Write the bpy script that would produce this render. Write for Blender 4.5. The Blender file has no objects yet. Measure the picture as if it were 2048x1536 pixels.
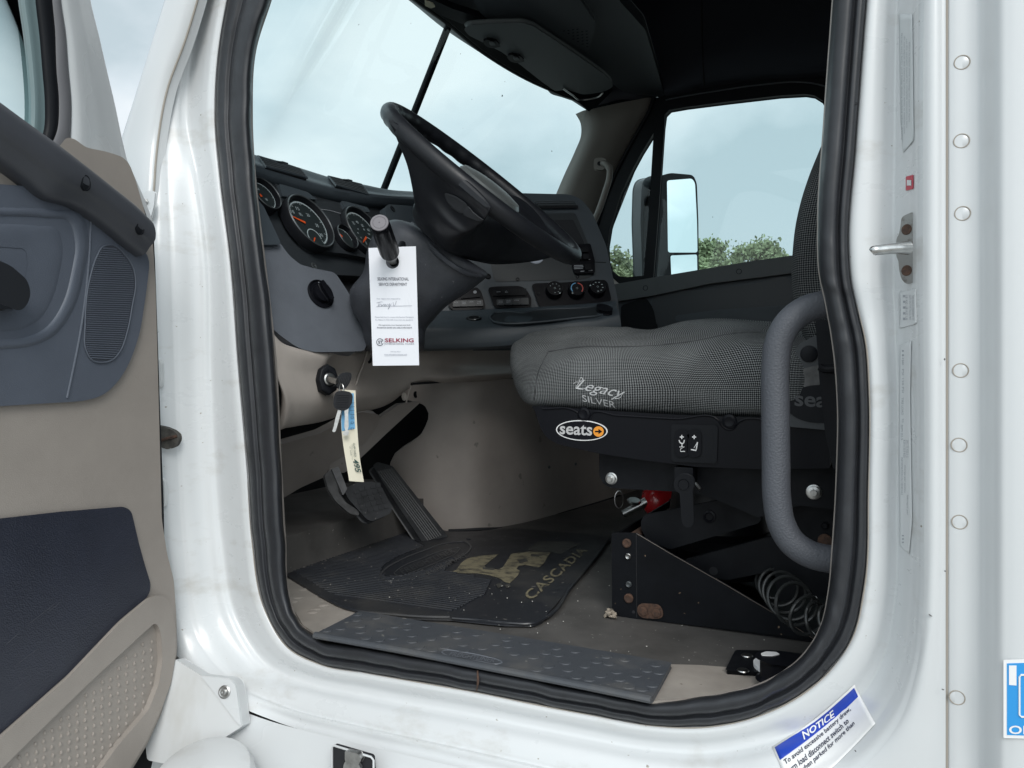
import bpy, bmesh, math, random
import numpy as np
from mathutils import Vector, Matrix
random.seed(7); np.random.seed(7)
sc = bpy.context.scene
# ------------------------------------------------------------------ camera
# X runs to the rear of the truck, Y into the cab, Z up; the driver door opening lies on Y = 0
FPX = 1540.0; HY = 743.0; YAW = math.radians(25.5); CAM = Vector((0.0, -1.15, 1.75))
cd = bpy.data.cameras.new('camera'); cam = bpy.data.objects.new('camera', cd); sc.collection.objects.link(cam)
cam.location = CAM; cam.rotation_euler = (math.radians(90), 0, YAW)
cd.sensor_fit = 'HORIZONTAL'; cd.sensor_width = 36.0; cd.lens = 36.0 * FPX / 2048.0
cd.shift_y = -(768.0 - HY) / 2048.0
cd.clip_start = 0.02; cd.clip_end = 2000
sc.camera = cam
# ------------------------------------------------------------------ sky, sun, exposure
sc.view_settings.view_transform = 'Standard'; sc.view_settings.look = 'None'
sc.view_settings.exposure = 0.2; sc.view_settings.gamma = 1.0
w = bpy.data.worlds.new('World'); sc.world = w; w.use_nodes = True
nt = w.node_tree; N = nt.nodes; L = nt.links
for n in list(N): N.remove(n)
out = N.new('ShaderNodeOutputWorld'); bg = N.new('ShaderNodeBackground'); L.new(bg.outputs[0], out.inputs[0])
SUN_EL, SUN_AZ = 38.0, 143.0
sky = N.new('ShaderNodeTexSky'); sky.sky_type = 'NISHITA'; sky.sun_disc = False
sky.sun_elevation = math.radians(SUN_EL); sky.sun_rotation = math.radians(SUN_AZ); sky.air_density = 1.0; sky.dust_density = 2.0
tc = N.new('ShaderNodeTexCoord')
sx = N.new('ShaderNodeSeparateXYZ'); L.new(tc.outputs['Generated'], sx.inputs[0])
def wm(op, a, b=None, clamp=False):
    n = N.new('ShaderNodeMath'); n.operation = op; n.use_clamp = clamp
    for i, v in enumerate((a, b)):
        if v is None: continue
        if isinstance(v, (int, float)): n.inputs[i].default_value = v
        else: L.new(v, n.inputs[i])
    return n.outputs[0]
zz = wm('MAXIMUM', sx.outputs[2], 0.0)
den = wm('ADD', zz, 0.35)
cx = wm('DIVIDE', sx.outputs[0], den); cy = wm('DIVIDE', sx.outputs[1], den)
cb = N.new('ShaderNodeCombineXYZ'); L.new(cx, cb.inputs[0]); L.new(cy, cb.inputs[1]); cb.inputs[2].default_value = 3.1
n1 = N.new('ShaderNodeTexNoise'); n1.inputs['Scale'].default_value = 1.5; n1.inputs['Detail'].default_value = 6; n1.inputs['Roughness'].default_value = 0.5
n1.inputs['Distortion'].default_value = 0.15
L.new(cb.outputs[0], n1.inputs['Vector'])
rp = N.new('ShaderNodeValToRGB'); L.new(n1.outputs[0], rp.inputs[0])
rp.color_ramp.elements[0].position = 0.40; rp.color_ramp.elements[0].color = (0.50, 0.59, 0.63, 1)
rp.color_ramp.elements[1].position = 0.62; rp.color_ramp.elements[1].color = (0.88, 0.91, 0.925, 1)
e = rp.color_ramp.elements.new(0.5); e.color = (0.68, 0.75, 0.79, 1)
# overcast is brighter overhead and on the sun's side (behind the camera)
beh = wm('ADD', wm('MULTIPLY', sx.outputs[1], -0.42), wm('MULTIPLY', sx.outputs[0], 0.34))
up = wm('MULTIPLY', zz, 0.45)
gain = wm('MAXIMUM', wm('ADD', wm('ADD', 1.0, beh), up), 0.95)
gs = N.new('ShaderNodeVectorMath'); gs.operation = 'SCALE'; L.new(rp.outputs[0], gs.inputs[0]); L.new(gain, gs.inputs['Scale'])
nk = N.new('ShaderNodeVectorMath'); nk.operation = 'SCALE'; L.new(sky.outputs[0], nk.inputs[0]); nk.inputs['Scale'].default_value = 0.10
mx = N.new('ShaderNodeMix'); mx.data_type = 'RGBA'; mx.inputs[0].default_value = 0.90
L.new(nk.outputs[0], mx.inputs[6]); L.new(gs.outputs[0], mx.inputs[7])
L.new(mx.outputs[2], bg.inputs[0]); bg.inputs[1].default_value = 1.10
sd = bpy.data.lights.new('sun', 'SUN'); sd.energy = 1.4; sd.angle = math.radians(25); sd.color = (1.0, 0.97, 0.93)
sun = bpy.data.objects.new('sun', sd); sc.collection.objects.link(sun); sun.location = (2, -6, 8)
_az = math.radians(SUN_AZ); _el = math.radians(SUN_EL)
_sdir = Vector((math.sin(_az) * math.cos(_el), math.cos(_az) * math.cos(_el), math.sin(_el)))
sun.rotation_euler = _sdir.to_track_quat('Z', 'Y').to_euler()

# ------------------------------------------------------------------ helpers
CY, SY = math.cos(YAW), math.sin(YAW)
def ray(px, py):
    xc = (px - 1024.0) / FPX; yc = (HY - py) / FPX
    return Vector((-SY + xc * CY, CY + xc * SY, yc))
def P(px, py, X=None, Y=None, Z=None, d=None):
    """the place in the cab seen at a photo pixel, at a known X, Y, Z or distance"""
    r = ray(px, py)
    if X is not None: d = (X - CAM.x) / r.x
    elif Y is not None: d = (Y - CAM.y) / r.y
    elif Z is not None: d = (Z - CAM.z) / r.z
    return CAM + r * d
class Plane:
    def __init__(s, p0, n):
        s.p = Vector(p0); s.n = Vector(n).normalized()
        if s.n.dot(CAM - s.p) < 0: s.n = -s.n
    def at(s, px, py, off=0.0):
        r = ray(px, py); p = s.p + s.n * off
        return CAM + r * ((p - CAM).dot(s.n) / r.dot(s.n))
    def shift(s, o): return Plane(s.p + s.n * o, s.n)
def plane3(a, b, c): return Plane(a, (b - a).cross(c - a))
def basis(n, upv=Vector((0, 0, 1))):
    n = Vector(n).normalized()
    u = upv.cross(n)
    if u.length < 1e-4: u = Vector((1, 0, 0)).cross(n)
    u.normalize(); v = n.cross(u).normalized(); return u, v, n

def cr(pts, n, closed=False):
    """smooth resample of a K x 3 polyline to n points (Hermite, tangents weighted by chord length)"""
    a = np.array([tuple(p) for p in pts], float); K = len(a)
    if closed: nx = np.roll(a, -1, 0); pv = np.roll(a, 1, 0)
    else: nx = np.vstack([a[1:], 2 * a[-1:] - a[-2:-1]]); pv = np.vstack([2 * a[:1] - a[1:2], a[:-1]])
    h1 = np.maximum(np.linalg.norm(nx - a, axis=1), 1e-9)[:, None]; h0 = np.maximum(np.linalg.norm(a - pv, axis=1), 1e-9)[:, None]
    T = ((nx - a) / h1 * h0 + (a - pv) / h0 * h1) / (h0 + h1)
    m = K if closed else K - 1
    t = np.linspace(0, m, n, endpoint=not closed)
    i = np.minimum(np.floor(t).astype(int), m - 1); f = (t - i)[:, None]; j = (i + 1) % K; h = h1[i]
    return (2 * f**3 - 3 * f**2 + 1) * a[i] + (f**3 - 2 * f**2 + f) * h * T[i] + (3 * f**2 - 2 * f**3) * a[j] + (f**3 - f**2) * h * T[j]
def lin(pts, n, closed=False):
    a = np.array([tuple(p) for p in pts], float)
    if closed: a = np.vstack([a, a[:1]])
    t = np.linspace(0, len(a) - 1, n, endpoint=not closed)
    return np.stack([np.interp(t, np.arange(len(a)), a[:, k]) for k in range(3)], 1)

class MB:
    """collects one mesh"""
    def __init__(s): s.v = []; s.f = []; s.m = []; s.uv = []; s.cur = 0
    def grid(s, G, closed_u=False, closed_v=False, flip=False, uvscale=None):
        """G: rows x cols x 3"""
        G = np.asarray(G); R, C = G.shape[:2]; b = len(s.v)
        s.v.extend([tuple(p) for p in G.reshape(-1, 3)])
        du = np.zeros((R, C)); du[:, 1:] = np.cumsum(np.linalg.norm(np.diff(G, axis=1), axis=2), axis=1); du = np.tile(du.mean(0), (R, 1))
        dv = np.zeros((R, C)); dv[1:, :] = np.cumsum(np.linalg.norm(np.diff(G, axis=0), axis=2), axis=0); dv = np.tile(dv.mean(1)[:, None], (1, C))
        for r in range(R if closed_v else R - 1):
            for c in range(C if closed_u else C - 1):
                r2 = (r + 1) % R; c2 = (c + 1) % C
                q = [b + r * C + c, b + r * C + c2, b + r2 * C + c2, b + r2 * C + c]
                u = [(du[r, c], dv[r, c]), (du[r, c2], dv[r, c2]), (du[r2, c2], dv[r2, c2]), (du[r2, c], dv[r2, c])]
                if flip: q.reverse(); u.reverse()
                s.f.append(q); s.m.append(s.cur); s.uv.append(u)
        return s
    def face(s, pts):
        b = len(s.v); s.v.extend([tuple(p) for p in pts]); s.f.append(list(range(b, b + len(pts)))); s.m.append(s.cur); s.uv.append(None); return s
    def raw(s, v, f):
        b = len(s.v); s.v.extend([tuple(p) for p in v])
        for q in f: s.f.append([b + i for i in q]); s.m.append(s.cur); s.uv.append(None)
        return s
    def prism(s, pts, vec):
        """closed solid: outline pts (3D) pushed along vec"""
        n = len(pts); vec = Vector(vec); pts = [Vector(p) for p in pts]
        s.raw(pts + [p + vec for p in pts], [list(range(n)), list(range(2 * n - 1, n - 1, -1))] + [[i, i + n, (i + 1) % n + n, (i + 1) % n][::-1] for i in range(n)][::1])
        return s
    def box(s, c, size, ax=None):
        c = Vector(c); u, v, w_ = ax if ax else (Vector((1, 0, 0)), Vector((0, 1, 0)), Vector((0, 0, 1)))
        h = [x / 2 for x in size]; V = []
        for dz in (-1, 1):
            for dx, dy in ((-1, -1), (1, -1), (1, 1), (-1, 1)): V.append(c + u * (dx * h[0]) + v * (dy * h[1]) + w_ * (dz * h[2]))
        return s.raw(V, [[0, 3, 2, 1], [4, 5, 6, 7], [0, 1, 5, 4], [1, 2, 6, 5], [2, 3, 7, 6], [3, 0, 4, 7]])
    def tube(s, path, rad, seg=12, caps=True, closed=False, n=None, squash=1.0):
        pts = cr(path, n, closed) if n else np.array([tuple(p) for p in path], float)
        K = len(pts); rad = np.interp(np.linspace(0, 1, K), np.linspace(0, 1, len(rad)), rad) if hasattr(rad, '__len__') else np.full(K, rad)
        T = np.zeros_like(pts)
        for i in range(K):
            a = pts[(i - 1) % K] if (closed or i > 0) else pts[i]; c = pts[(i + 1) % K] if (closed or i < K - 1) else pts[i]
            T[i] = c - a; T[i] /= max(np.linalg.norm(T[i]), 1e-9)
        nrm = np.cross(T[0], (0, 0, 1.0))
        if np.linalg.norm(nrm) < 1e-3: nrm = np.cross(T[0], (1.0, 0, 0))
        nrm /= np.linalg.norm(nrm); G = []
        for i in range(K):
            nrm = nrm - T[i] * nrm.dot(T[i]); nrm /= np.linalg.norm(nrm); bn = np.cross(T[i], nrm)
            G.append([pts[i] + rad[i] * (math.cos(a) * nrm + squash * math.sin(a) * bn) for a in np.linspace(0, 2 * math.pi, seg, endpoint=False)])
        G = np.array(G); s.grid(G, closed_u=True, closed_v=closed, flip=True)
        if caps and not closed: s.face(list(G[0])); s.face(list(G[-1][::-1]))
        return s
    def lathe(s, base, axis, prof, seg=24, ax2=None, sq=1.0):
        """prof: list of (radius, height along axis)"""
        u, v, n = basis(axis) if ax2 is None else ax2
        G = []
        for r, h in prof:
            G.append([tuple(Vector(base) + n * h + u * (r * math.cos(a)) + v * (r * sq * math.sin(a))) for a in np.linspace(0, 2 * math.pi, seg, endpoint=False)])
        s.grid(np.array(G), closed_u=True)
        if prof[0][0] > 1e-5: s.face([Vector(p) for p in G[0]][::-1])
        if prof[-1][0] > 1e-5: s.face([Vector(p) for p in G[-1]])
        return s
    def build(s, name, mats, parent=None, smooth=True, bevel=0, solid=0, solid_off=-1, ang=35, seg=2, subs=0, label=None):
        me = bpy.data.meshes.new(name); me.from_pydata(s.v, [], s.f)
        if any(u is not None for u in s.uv):
            ul = me.uv_layers.new(name='UVMap'); k = 0
            for fi, q in enumerate(s.f):
                for j in range(len(q)):
                    ul.data[k].uv = s.uv[fi][j] if s.uv[fi] is not None else (0, 0); k += 1
        if not isinstance(mats, (list, tuple)): mats = [mats]
        for m_ in mats: me.materials.append(m_)
        me.polygons.foreach_set('material_index', s.m)
        if smooth:
            me.polygons.foreach_set('use_smooth', [True] * len(me.polygons))
            try: me.set_sharp_from_angle(angle=math.radians(ang))
            except Exception: pass
        me.update(); me.validate()
        o = bpy.data.objects.new(name, me); sc.collection.objects.link(o)
        if solid:
            md = o.modifiers.new('solid', 'SOLIDIFY'); md.thickness = solid; md.offset = solid_off
        if bevel:
            md = o.modifiers.new('bevel', 'BEVEL'); md.width = bevel; md.segments = seg; md.limit_method = 'ANGLE'; md.angle_limit = math.radians(30)
            md.harden_normals = False
        if subs:
            md = o.modifiers.new('sub', 'SUBSURF'); md.levels = subs; md.render_levels = subs
        if parent is not None: attach(o, parent)
        if label: o['label'] = label
        return o
def attach(o, parent):
    o.parent = parent; o.matrix_parent_inverse = wmat(parent).inverted()
def wmat(o):
    m = Matrix.LocRotScale(o.location, o.rotation_euler, o.scale)
    return wmat(o.parent) @ o.matrix_parent_inverse @ m if o.parent else m
def thing(name, label, cat, loc, group=None):
    o = bpy.data.objects.new(name, None); sc.collection.objects.link(o); o.location = loc; o.empty_display_size = 0.05
    o['label'] = label; o['category'] = cat
    if group: o['group'] = group
    return o
def tag(o, label, cat, group=None, kind=None):
    if label: o['label'] = label
    if cat: o['category'] = cat
    if group: o['group'] = group
    if kind: o['kind'] = kind
    return o

def rnd(pts, r, k=5):
    """round the corners of a pixel polygon; r number or list (pixels)"""
    n = len(pts); o = []
    rr = r if hasattr(r, '__len__') else [r] * n
    for i in range(n):
        p = np.array(pts[i], float); a = np.array(pts[i - 1], float); b = np.array(pts[(i + 1) % n], float)
        if rr[i] <= 0: o.append(tuple(p)); continue
        da = a - p; db = b - p; la = np.linalg.norm(da); lb = np.linalg.norm(db)
        q = min(rr[i], la * 0.48, lb * 0.48); s0 = p + da / la * q; s1 = p + db / lb * q
        for t in np.linspace(0, 1, k): o.append(tuple((1 - t) ** 2 * s0 + 2 * t * (1 - t) * p + t * t * s1))
    return o
def curve2(pts, n, closed=True):
    a = cr([(x, y, 0) for x, y in pts], n, closed); return [(x, y) for x, y, z in a]
from mathutils.bvhtree import BVHTree
def bvh(G, cu=False, cv=False):
    G = np.asarray(G); R, C = G.shape[:2]
    f = [[r * C + c, r * C + (c + 1) % C, ((r + 1) % R) * C + (c + 1) % C, ((r + 1) % R) * C + c] for r in range(R if cv else R - 1) for c in range(C if cu else C - 1)]
    return BVHTree.FromPolygons([tuple(p) for p in G.reshape(-1, 3)], f)
def hit(bv, px, py, lift=0.0):
    r = ray(px, py).normalized(); h_ = bv.ray_cast(CAM, r)
    if h_[0] is None: return None
    n = h_[1]; n = n if n.dot(r) < 0 else -n
    return h_[0] + n * lift
def hit2(bvs, px, py, lift=0.0):
    c = [q for q in (hit(b, px, py, lift) for b in bvs) if q is not None]
    return min(c, key=lambda q: (q - CAM).length) if c else None
def cpatch(m, pts, bv, lift, rings=6):
    """outline laid on a curved surface"""
    cx_ = sum(p[0] for p in pts) / len(pts); cy_ = sum(p[1] for p in pts) / len(pts); G = []
    for k in range(rings + 1):
        s_ = k / rings; row = []
        for x, y in pts:
            q = hit(bv, cx_ + (x - cx_) * s_, cy_ + (y - cy_) * s_, lift if k < rings else lift - 0.0015); row.append(q)
        G.append(row)
    last = Vector((0, 0, 0))
    for row in G:
        for i in range(len(row)):
            if row[i] is None: row[i] = last
            last = row[i]
    m.grid(np.array([[tuple(p) for p in row] for row in G]), closed_u=True); return m
def ctext(m, s, bv, bl, br, tl, lift=0.001, **kw):
    v, f = text_geo(s, **kw); xs = [q[0] for q in v]; ys = [q[1] for q in v]; x0, x1, y0, y1 = min(xs), max(xs), min(ys), max(ys); V = []
    for a in v:
        s_, t_ = (a[0] - x0) / (x1 - x0), (a[1] - y0) / (y1 - y0)
        V.append(hit(bv, bl[0] + (br[0] - bl[0]) * s_ + (tl[0] - bl[0]) * t_, bl[1] + (br[1] - bl[1]) * s_ + (tl[1] - bl[1]) * t_, lift) or P(bl[0], bl[1], Y=0.3))
    m.raw(V, f)
def slab(name, pts, pl, th, mats, parent, off=0.0, bevel=0.0, **kw):
    """outline traced in the photo, standing on plane pl, th thick behind it"""
    m = MB(); q = [pl.at(x, y, off) for x, y in pts]
    nn = sum(((q[i] - q[0]).cross(q[i + 1] - q[0]) for i in range(1, len(q) - 1)), Vector())
    if nn.dot(pl.n) < 0: q.reverse()
    m.prism(q, -pl.n * th)
    return m.build(name, mats, parent, bevel=bevel, **kw)
def addslab(m, pts, pl, th, off=0.0):
    q = [pl.at(x, y, off) for x, y in pts]
    nn = sum(((q[i] - q[0]).cross(q[i + 1] - q[0]) for i in range(1, len(q) - 1)), Vector())
    if nn.dot(pl.n) < 0: q.reverse()
    m.prism(q, -pl.n * th); return m
_fc = {}
def text_geo(s, bold=False, italic=0.0, spacing=1.0):
    key = (s, bold, italic, spacing)
    if key in _fc: return _fc[key]
    cu = bpy.data.curves.new('t', 'FONT'); cu.body = s; cu.size = 1; cu.resolution_u = 3; cu.shear = italic; cu.space_character = spacing
    if bold: cu.offset = 0.02
    o = bpy.data.objects.new('t', cu); sc.collection.objects.link(o)
    bpy.context.view_layer.update()
    me = bpy.data.meshes.new_from_object(o.evaluated_get(bpy.context.evaluated_depsgraph_get()))
    v = [tuple(q.co) for q in me.vertices]; f = [list(p.vertices) for p in me.polygons]
    bpy.data.objects.remove(o); bpy.data.meshes.remove(me); bpy.data.curves.remove(cu)
    _fc[key] = (v, f); return v, f
def addtext(m, s, bl, br, tl, lift=0.0, fit='box', bold=False, italic=0.0, spacing=1.0):
    """text whose box spans the 3D corners bl, br, tl"""
    v, f = text_geo(s, bold, italic, spacing)
    if not v: return m
    xs = [q[0] for q in v]; ys = [q[1] for q in v]; x0, x1, y0, y1 = min(xs), max(xs), min(ys), max(ys)
    bl, br, tl = Vector(bl), Vector(br), Vector(tl); U = br - bl; V = tl - bl; n = U.cross(V).normalized()
    m.raw([bl + U * ((q[0] - x0) / (x1 - x0)) + V * ((q[1] - y0) / (y1 - y0)) + n * lift for q in v], f); return m
def ptext(m, s, pl, bl, br, tl, off=0.001, **kw):
    return addtext(m, s, pl.at(*bl, off), pl.at(*br, off), pl.at(*tl, off), **kw)

# ------------------------------------------------------------------ materials
def mat(name, col, rough=0.5, metal=0.0, coat=0.0, var=0.0, vscale=6.0, bump=0.0, bscale=400.0, col2=None, vlo=0.35, vhi=0.7, spec=0.5,
        vdetail=4, rvar=0.0, coatr=0.08, btype='noise', stretch=(1, 1, 1), specks=None, speck_scale=60, speck_amt=0.1, uvw=False):
    m = bpy.data.materials.new(name); m.use_nodes = True; t = m.node_tree; b = t.nodes['Principled BSDF']
    def S(k, v):
        if k in b.inputs: b.inputs[k].default_value = v
    S('Base Color', (*col, 1)); S('Roughness', rough); S('Metallic', metal); S('Coat Weight', coat); S('Coat Roughness', coatr); S('Specular IOR Level', spec)
    tc = t.nodes.new('ShaderNodeTexCoord'); mp = t.nodes.new('ShaderNodeMapping'); mp.inputs['Scale'].default_value = stretch
    t.links.new(tc.outputs['UV' if uvw else 'Object'], mp.inputs[0]); src = None
    if var > 0 or col2 is not None:
        n = t.nodes.new('ShaderNodeTexNoise'); n.inputs['Scale'].default_value = vscale; n.inputs['Detail'].default_value = vdetail; n.inputs['Roughness'].default_value = 0.62
        t.links.new(mp.outputs[0], n.inputs['Vector'])
        r = t.nodes.new('ShaderNodeMapRange'); r.inputs[1].default_value = vlo; r.inputs[2].default_value = vhi; t.links.new(n.outputs[0], r.inputs[0])
        x = t.nodes.new('ShaderNodeMix'); x.data_type = 'RGBA'; t.links.new(r.outputs[0], x.inputs[0])
        c2 = col2 if col2 is not None else tuple(c * (1 - var) for c in col)
        x.inputs[6].default_value = (*col, 1); x.inputs[7].default_value = (*c2, 1); src = x.outputs[2]
        if rvar:
            rr = t.nodes.new('ShaderNodeMapRange'); rr.inputs[1].default_value = 0.3; rr.inputs[2].default_value = 0.7; rr.inputs[3].default_value = max(rough - rvar, 0.02); rr.inputs[4].default_value = rough + rvar
            t.links.new(n.outputs[0], rr.inputs[0]); t.links.new(rr.outputs[0], b.inputs['Roughness'])
    if specks is not None:
        n2 = t.nodes.new('ShaderNodeTexNoise'); n2.inputs['Scale'].default_value = speck_scale; n2.inputs['Detail'].default_value = 3
        t.links.new(tc.outputs['Object'], n2.inputs['Vector'])
        r2 = t.nodes.new('ShaderNodeMapRange'); r2.inputs[1].default_value = 0.72 - speck_amt; r2.inputs[2].default_value = 0.76 - speck_amt; t.links.new(n2.outputs[0], r2.inputs[0])
        x2 = t.nodes.new('ShaderNodeMix'); x2.data_type = 'RGBA'; t.links.new(r2.outputs[0], x2.inputs[0])
        if src: t.links.new(src, x2.inputs[6])
        else: x2.inputs[6].default_value = (*col, 1)
        x2.inputs[7].default_value = (*specks, 1); src = x2.outputs[2]
    if src: t.links.new(src, b.inputs['Base Color'])
    if bump > 0:
        if btype == 'noise':
            bn = t.nodes.new('ShaderNodeTexNoise'); bn.inputs['Scale'].default_value = bscale; bn.inputs['Detail'].default_value = 2; h = bn.outputs[0]
        else:
            bn = t.nodes.new('ShaderNodeTexVoronoi'); bn.inputs['Scale'].default_value = bscale; h = bn.outputs[0]
        t.links.new(tc.outputs['Object'], bn.inputs['Vector'])
        bb = t.nodes.new('ShaderNodeBump'); bb.inputs['Strength'].default_value = bump; bb.inputs['Distance'].default_value = 0.001
        t.links.new(h, bb.inputs['Height']); t.links.new(bb.outputs[0], b.inputs['Normal'])
    return m
M = {}
M['paint'] = mat('white_paint', (0.63, 0.65, 0.66), 0.3, coat=0.6, coatr=0.2, var=0.05, vscale=2.5, rvar=0.05, specks=(0.5, 0.48, 0.44), speck_scale=45, speck_amt=-0.03)
M['paint_dull'] = mat('white_paint_dusty', (0.62, 0.635, 0.64), 0.42, coat=0.2, col2=(0.47, 0.46, 0.43), vscale=9, vlo=0.5, vhi=0.85, rvar=0.1, stretch=(1, 1, 0.4))
M['grime'] = mat('grime', (0.34, 0.31, 0.27), 0.8)
M['rust'] = mat('rust', (0.105, 0.055, 0.035), 0.85, col2=(0.035, 0.024, 0.02), vscale=120, bump=0.4, bscale=300)
M['seal'] = mat('seal_rubber', (0.026, 0.028, 0.033), 0.42, var=0.3, vscale=25, rvar=0.08, bump=0.1, bscale=150)
M['dark'] = mat('dark_lining', (0.012, 0.013, 0.016), 0.8)
M['roofl'] = mat('headliner', (0.03, 0.034, 0.045), 0.9, bump=0.2, bscale=300)
M['tan'] = mat('tan_plastic', (0.33, 0.295, 0.265), 0.5, var=0.08, vscale=14, bump=0.25, bscale=650, btype='voronoi')
M['tan2'] = mat('taupe_plastic', (0.46, 0.415, 0.378), 0.5, var=0.12, vscale=9, bump=0.2, bscale=650, btype='voronoi')
M['blue'] = mat('slate_plastic', (0.098, 0.113, 0.143), 0.45, var=0.1, vscale=12, bump=0.25, bscale=650, btype='voronoi')
M['navy'] = mat('navy_vinyl', (0.022, 0.026, 0.042), 0.42, var=0.25, vscale=10, bump=0.5, bscale=420, btype='voronoi')
M['char'] = mat('charcoal_plastic', (0.050, 0.063, 0.075), 0.48, var=0.12, vscale=14, bump=0.25, bscale=600, btype='voronoi')
M['pod'] = mat('slate_grey_plastic', (0.125, 0.138, 0.160), 0.45, var=0.15, vscale=14, bump=0.3, bscale=500, btype='voronoi')
M['black'] = mat('black_plastic', (0.009, 0.010, 0.0125), 0.45, spec=0.14)
M['gloss'] = mat('gloss_black', (0.0065, 0.007, 0.0095), 0.3, spec=0.12)
M['metal'] = mat('steel', (0.55, 0.55, 0.54), 0.3, metal=1.0, var=0.3, vscale=80)
M['white'] = mat('white_print', (0.8, 0.8, 0.8), 0.5)
M['greyp'] = mat('grey_print', (0.35, 0.37, 0.4), 0.5)
def glass(name, tint=(0.83, 0.96, 0.96), gl=0.06):
    m = bpy.data.materials.new(name); m.use_nodes = True; t = m.node_tree
    for n in list(t.nodes): t.nodes.remove(n)
    o = t.nodes.new('ShaderNodeOutputMaterial'); tr = t.nodes.new('ShaderNodeBsdfTransparent'); tr.inputs[0].default_value = (*tint, 1)
    g = t.nodes.new('ShaderNodeBsdfGlossy'); g.inputs['Roughness'].default_value = 0.02
    fr = t.nodes.new('ShaderNodeFresnel'); fr.inputs[0].default_value = 1.4
    x = t.nodes.new('ShaderNodeMixShader'); t.links.new(fr.outputs[0], x.inputs[0])
    # dried specks and a faint film of dust on the pane
    tc = t.nodes.new('ShaderNodeTexCoord'); nz = t.nodes.new('ShaderNodeTexNoise'); nz.inputs['Scale'].default_value = 55; nz.inputs['Detail'].default_value = 1
    t.links.new(tc.outputs['Object'], nz.inputs['Vector'])
    mr = t.nodes.new('ShaderNodeMapRange'); mr.inputs[1].default_value = 0.81; mr.inputs[2].default_value = 0.84; t.links.new(nz.outputs[0], mr.inputs[0])
    df = t.nodes.new('ShaderNodeBsdfDiffuse'); df.inputs[0].default_value = (0.12, 0.12, 0.1, 1)
    x2 = t.nodes.new('ShaderNodeMixShader'); t.links.new(tr.outputs[0], x.inputs[1]); t.links.new(g.outputs[0], x.inputs[2])
    t.links.new(mr.outputs[0], x2.inputs[0]); t.links.new(x.outputs[0], x2.inputs[1]); t.links.new(df.outputs[0], x2.inputs[2]); t.links.new(x2.outputs[0], o.inputs[0])
    return m
M['glass'] = glass('tinted_glass')
# ------------------------------------------------------------------ ground
m = MB(); m.face([(-600, -600, 0), (600, -600, 0), (600, 900, 0), (-600, 900, 0)])
M['ground'] = mat('gravel_lot', (0.34, 0.33, 0.31), 0.9, var=0.3, vscale=0.8, bump=0.5, bscale=40)
tag(m.build('ground', M['ground'], smooth=False), None, None, kind='structure')

FZ = 1.25     # cab floor
truck = thing('semi_truck', 'white semi truck cab with its driver door swung open and grey and taupe interior', 'truck', (-0.5, 0.6, 0.0))

# ------------------------------------------------------------------ door opening: rings traced round it
S_in = [(700,-560),(590,-180),(538,0),(508,100),(501,230),(508,360),(527,525),(547,705),(560,944),(568,1080),(578,1199),(600,1250),(640,1278),(740,1297),(845,1316),(950,1335),(1060,1357),(1180,1381),(1300,1402),(1430,1392),(1530,1365),(1600,1318),(1640,1260),(1658,1190),(1667,1100),(1675,960),(1677,792),(1668,689),(1655,614),(1641,546),(1638,450),(1650,250),(1668,0),(1690,-300),(1600,-580),(1200,-620)]
S_out = [(670,-640),(510,-210),(455,0),(437,110),(431,239),(441,360),(460,510),(478,739),(496,944),(506,1080),(530,1215),(574,1291),(640,1327),(740,1346),(845,1364),(953,1383),(1060,1405),(1180,1428),(1297,1449),(1416,1452),(1502,1435),(1587,1397),(1656,1342),(1703,1274),(1726,1180),(1735,975),(1736,775),(1730,689),(1714,620),(1702,565),(1697,500),(1711,290),(1733,0),(1760,-300),(1650,-660),(1200,-700)]
W2 = [(640,-720),(450,-240),(392,0),(376,100),(364,239),(388,360),(408,510),(412,739),(420,944),(432,1080),(462,1240),(520,1330),(620,1375),(725,1397),(830,1418),(940,1438),(1050,1460),(1170,1484),(1290,1506),(1440,1512),(1550,1490),(1650,1445),(1728,1380),(1772,1300),(1790,1200),(1794,1000),(1796,775),(1792,689),(1790,620),(1788,565),(1788,500),(1790,290),(1794,0),(1810,-300),(1690,-730),(1200,-770)]
W3 = [(610,-760),(410,-260),(352,-10),(337,100),(312,262),(300,380),(296,510),(305,739),(312,944),(320,1100),(352,1308),(430,1385),(560,1446),(680,1479),(805,1509),(930,1539),(1040,1566),(1160,1596),(1280,1626),(1460,1630),(1600,1600),(1730,1530),(1800,1440),(1835,1330),(1846,1200),(1848,1000),(1848,775),(1847,689),(1846,620),(1846,565),(1846,500),(1846,290),(1848,0),(1860,-300),(1730,-790),(1200,-830)]
K = len(S_in)
NR = 420
def ring(pts, Y):
    ys = Y if hasattr(Y, '__len__') else [Y] * len(pts)
    return cr([P(x, y, Y=yy) for (x, y), yy in zip(pts, ys)], NR, True)
def mixp(a, b, t): return [((1 - t) * p[0] + t * q[0], (1 - t) * p[1] + t * q[1]) for p, q in zip(a, b)]
LEFT = set(range(0, 12)); BOT = set(range(12, 21)); RIGHT = set(range(21, 35))
def yside(l, b_, r): return [l if k in LEFT else (b_ if k in BOT else r) for k in range(K)]
TW = [0.5, 0.5, 0.5, 0.5, 0.6, 0.8] + [1.0] * (K - 6)
def ys2(l, b_, r): return [v * TW[k] for k, v in enumerate(yside(l, b_, r))]
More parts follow.
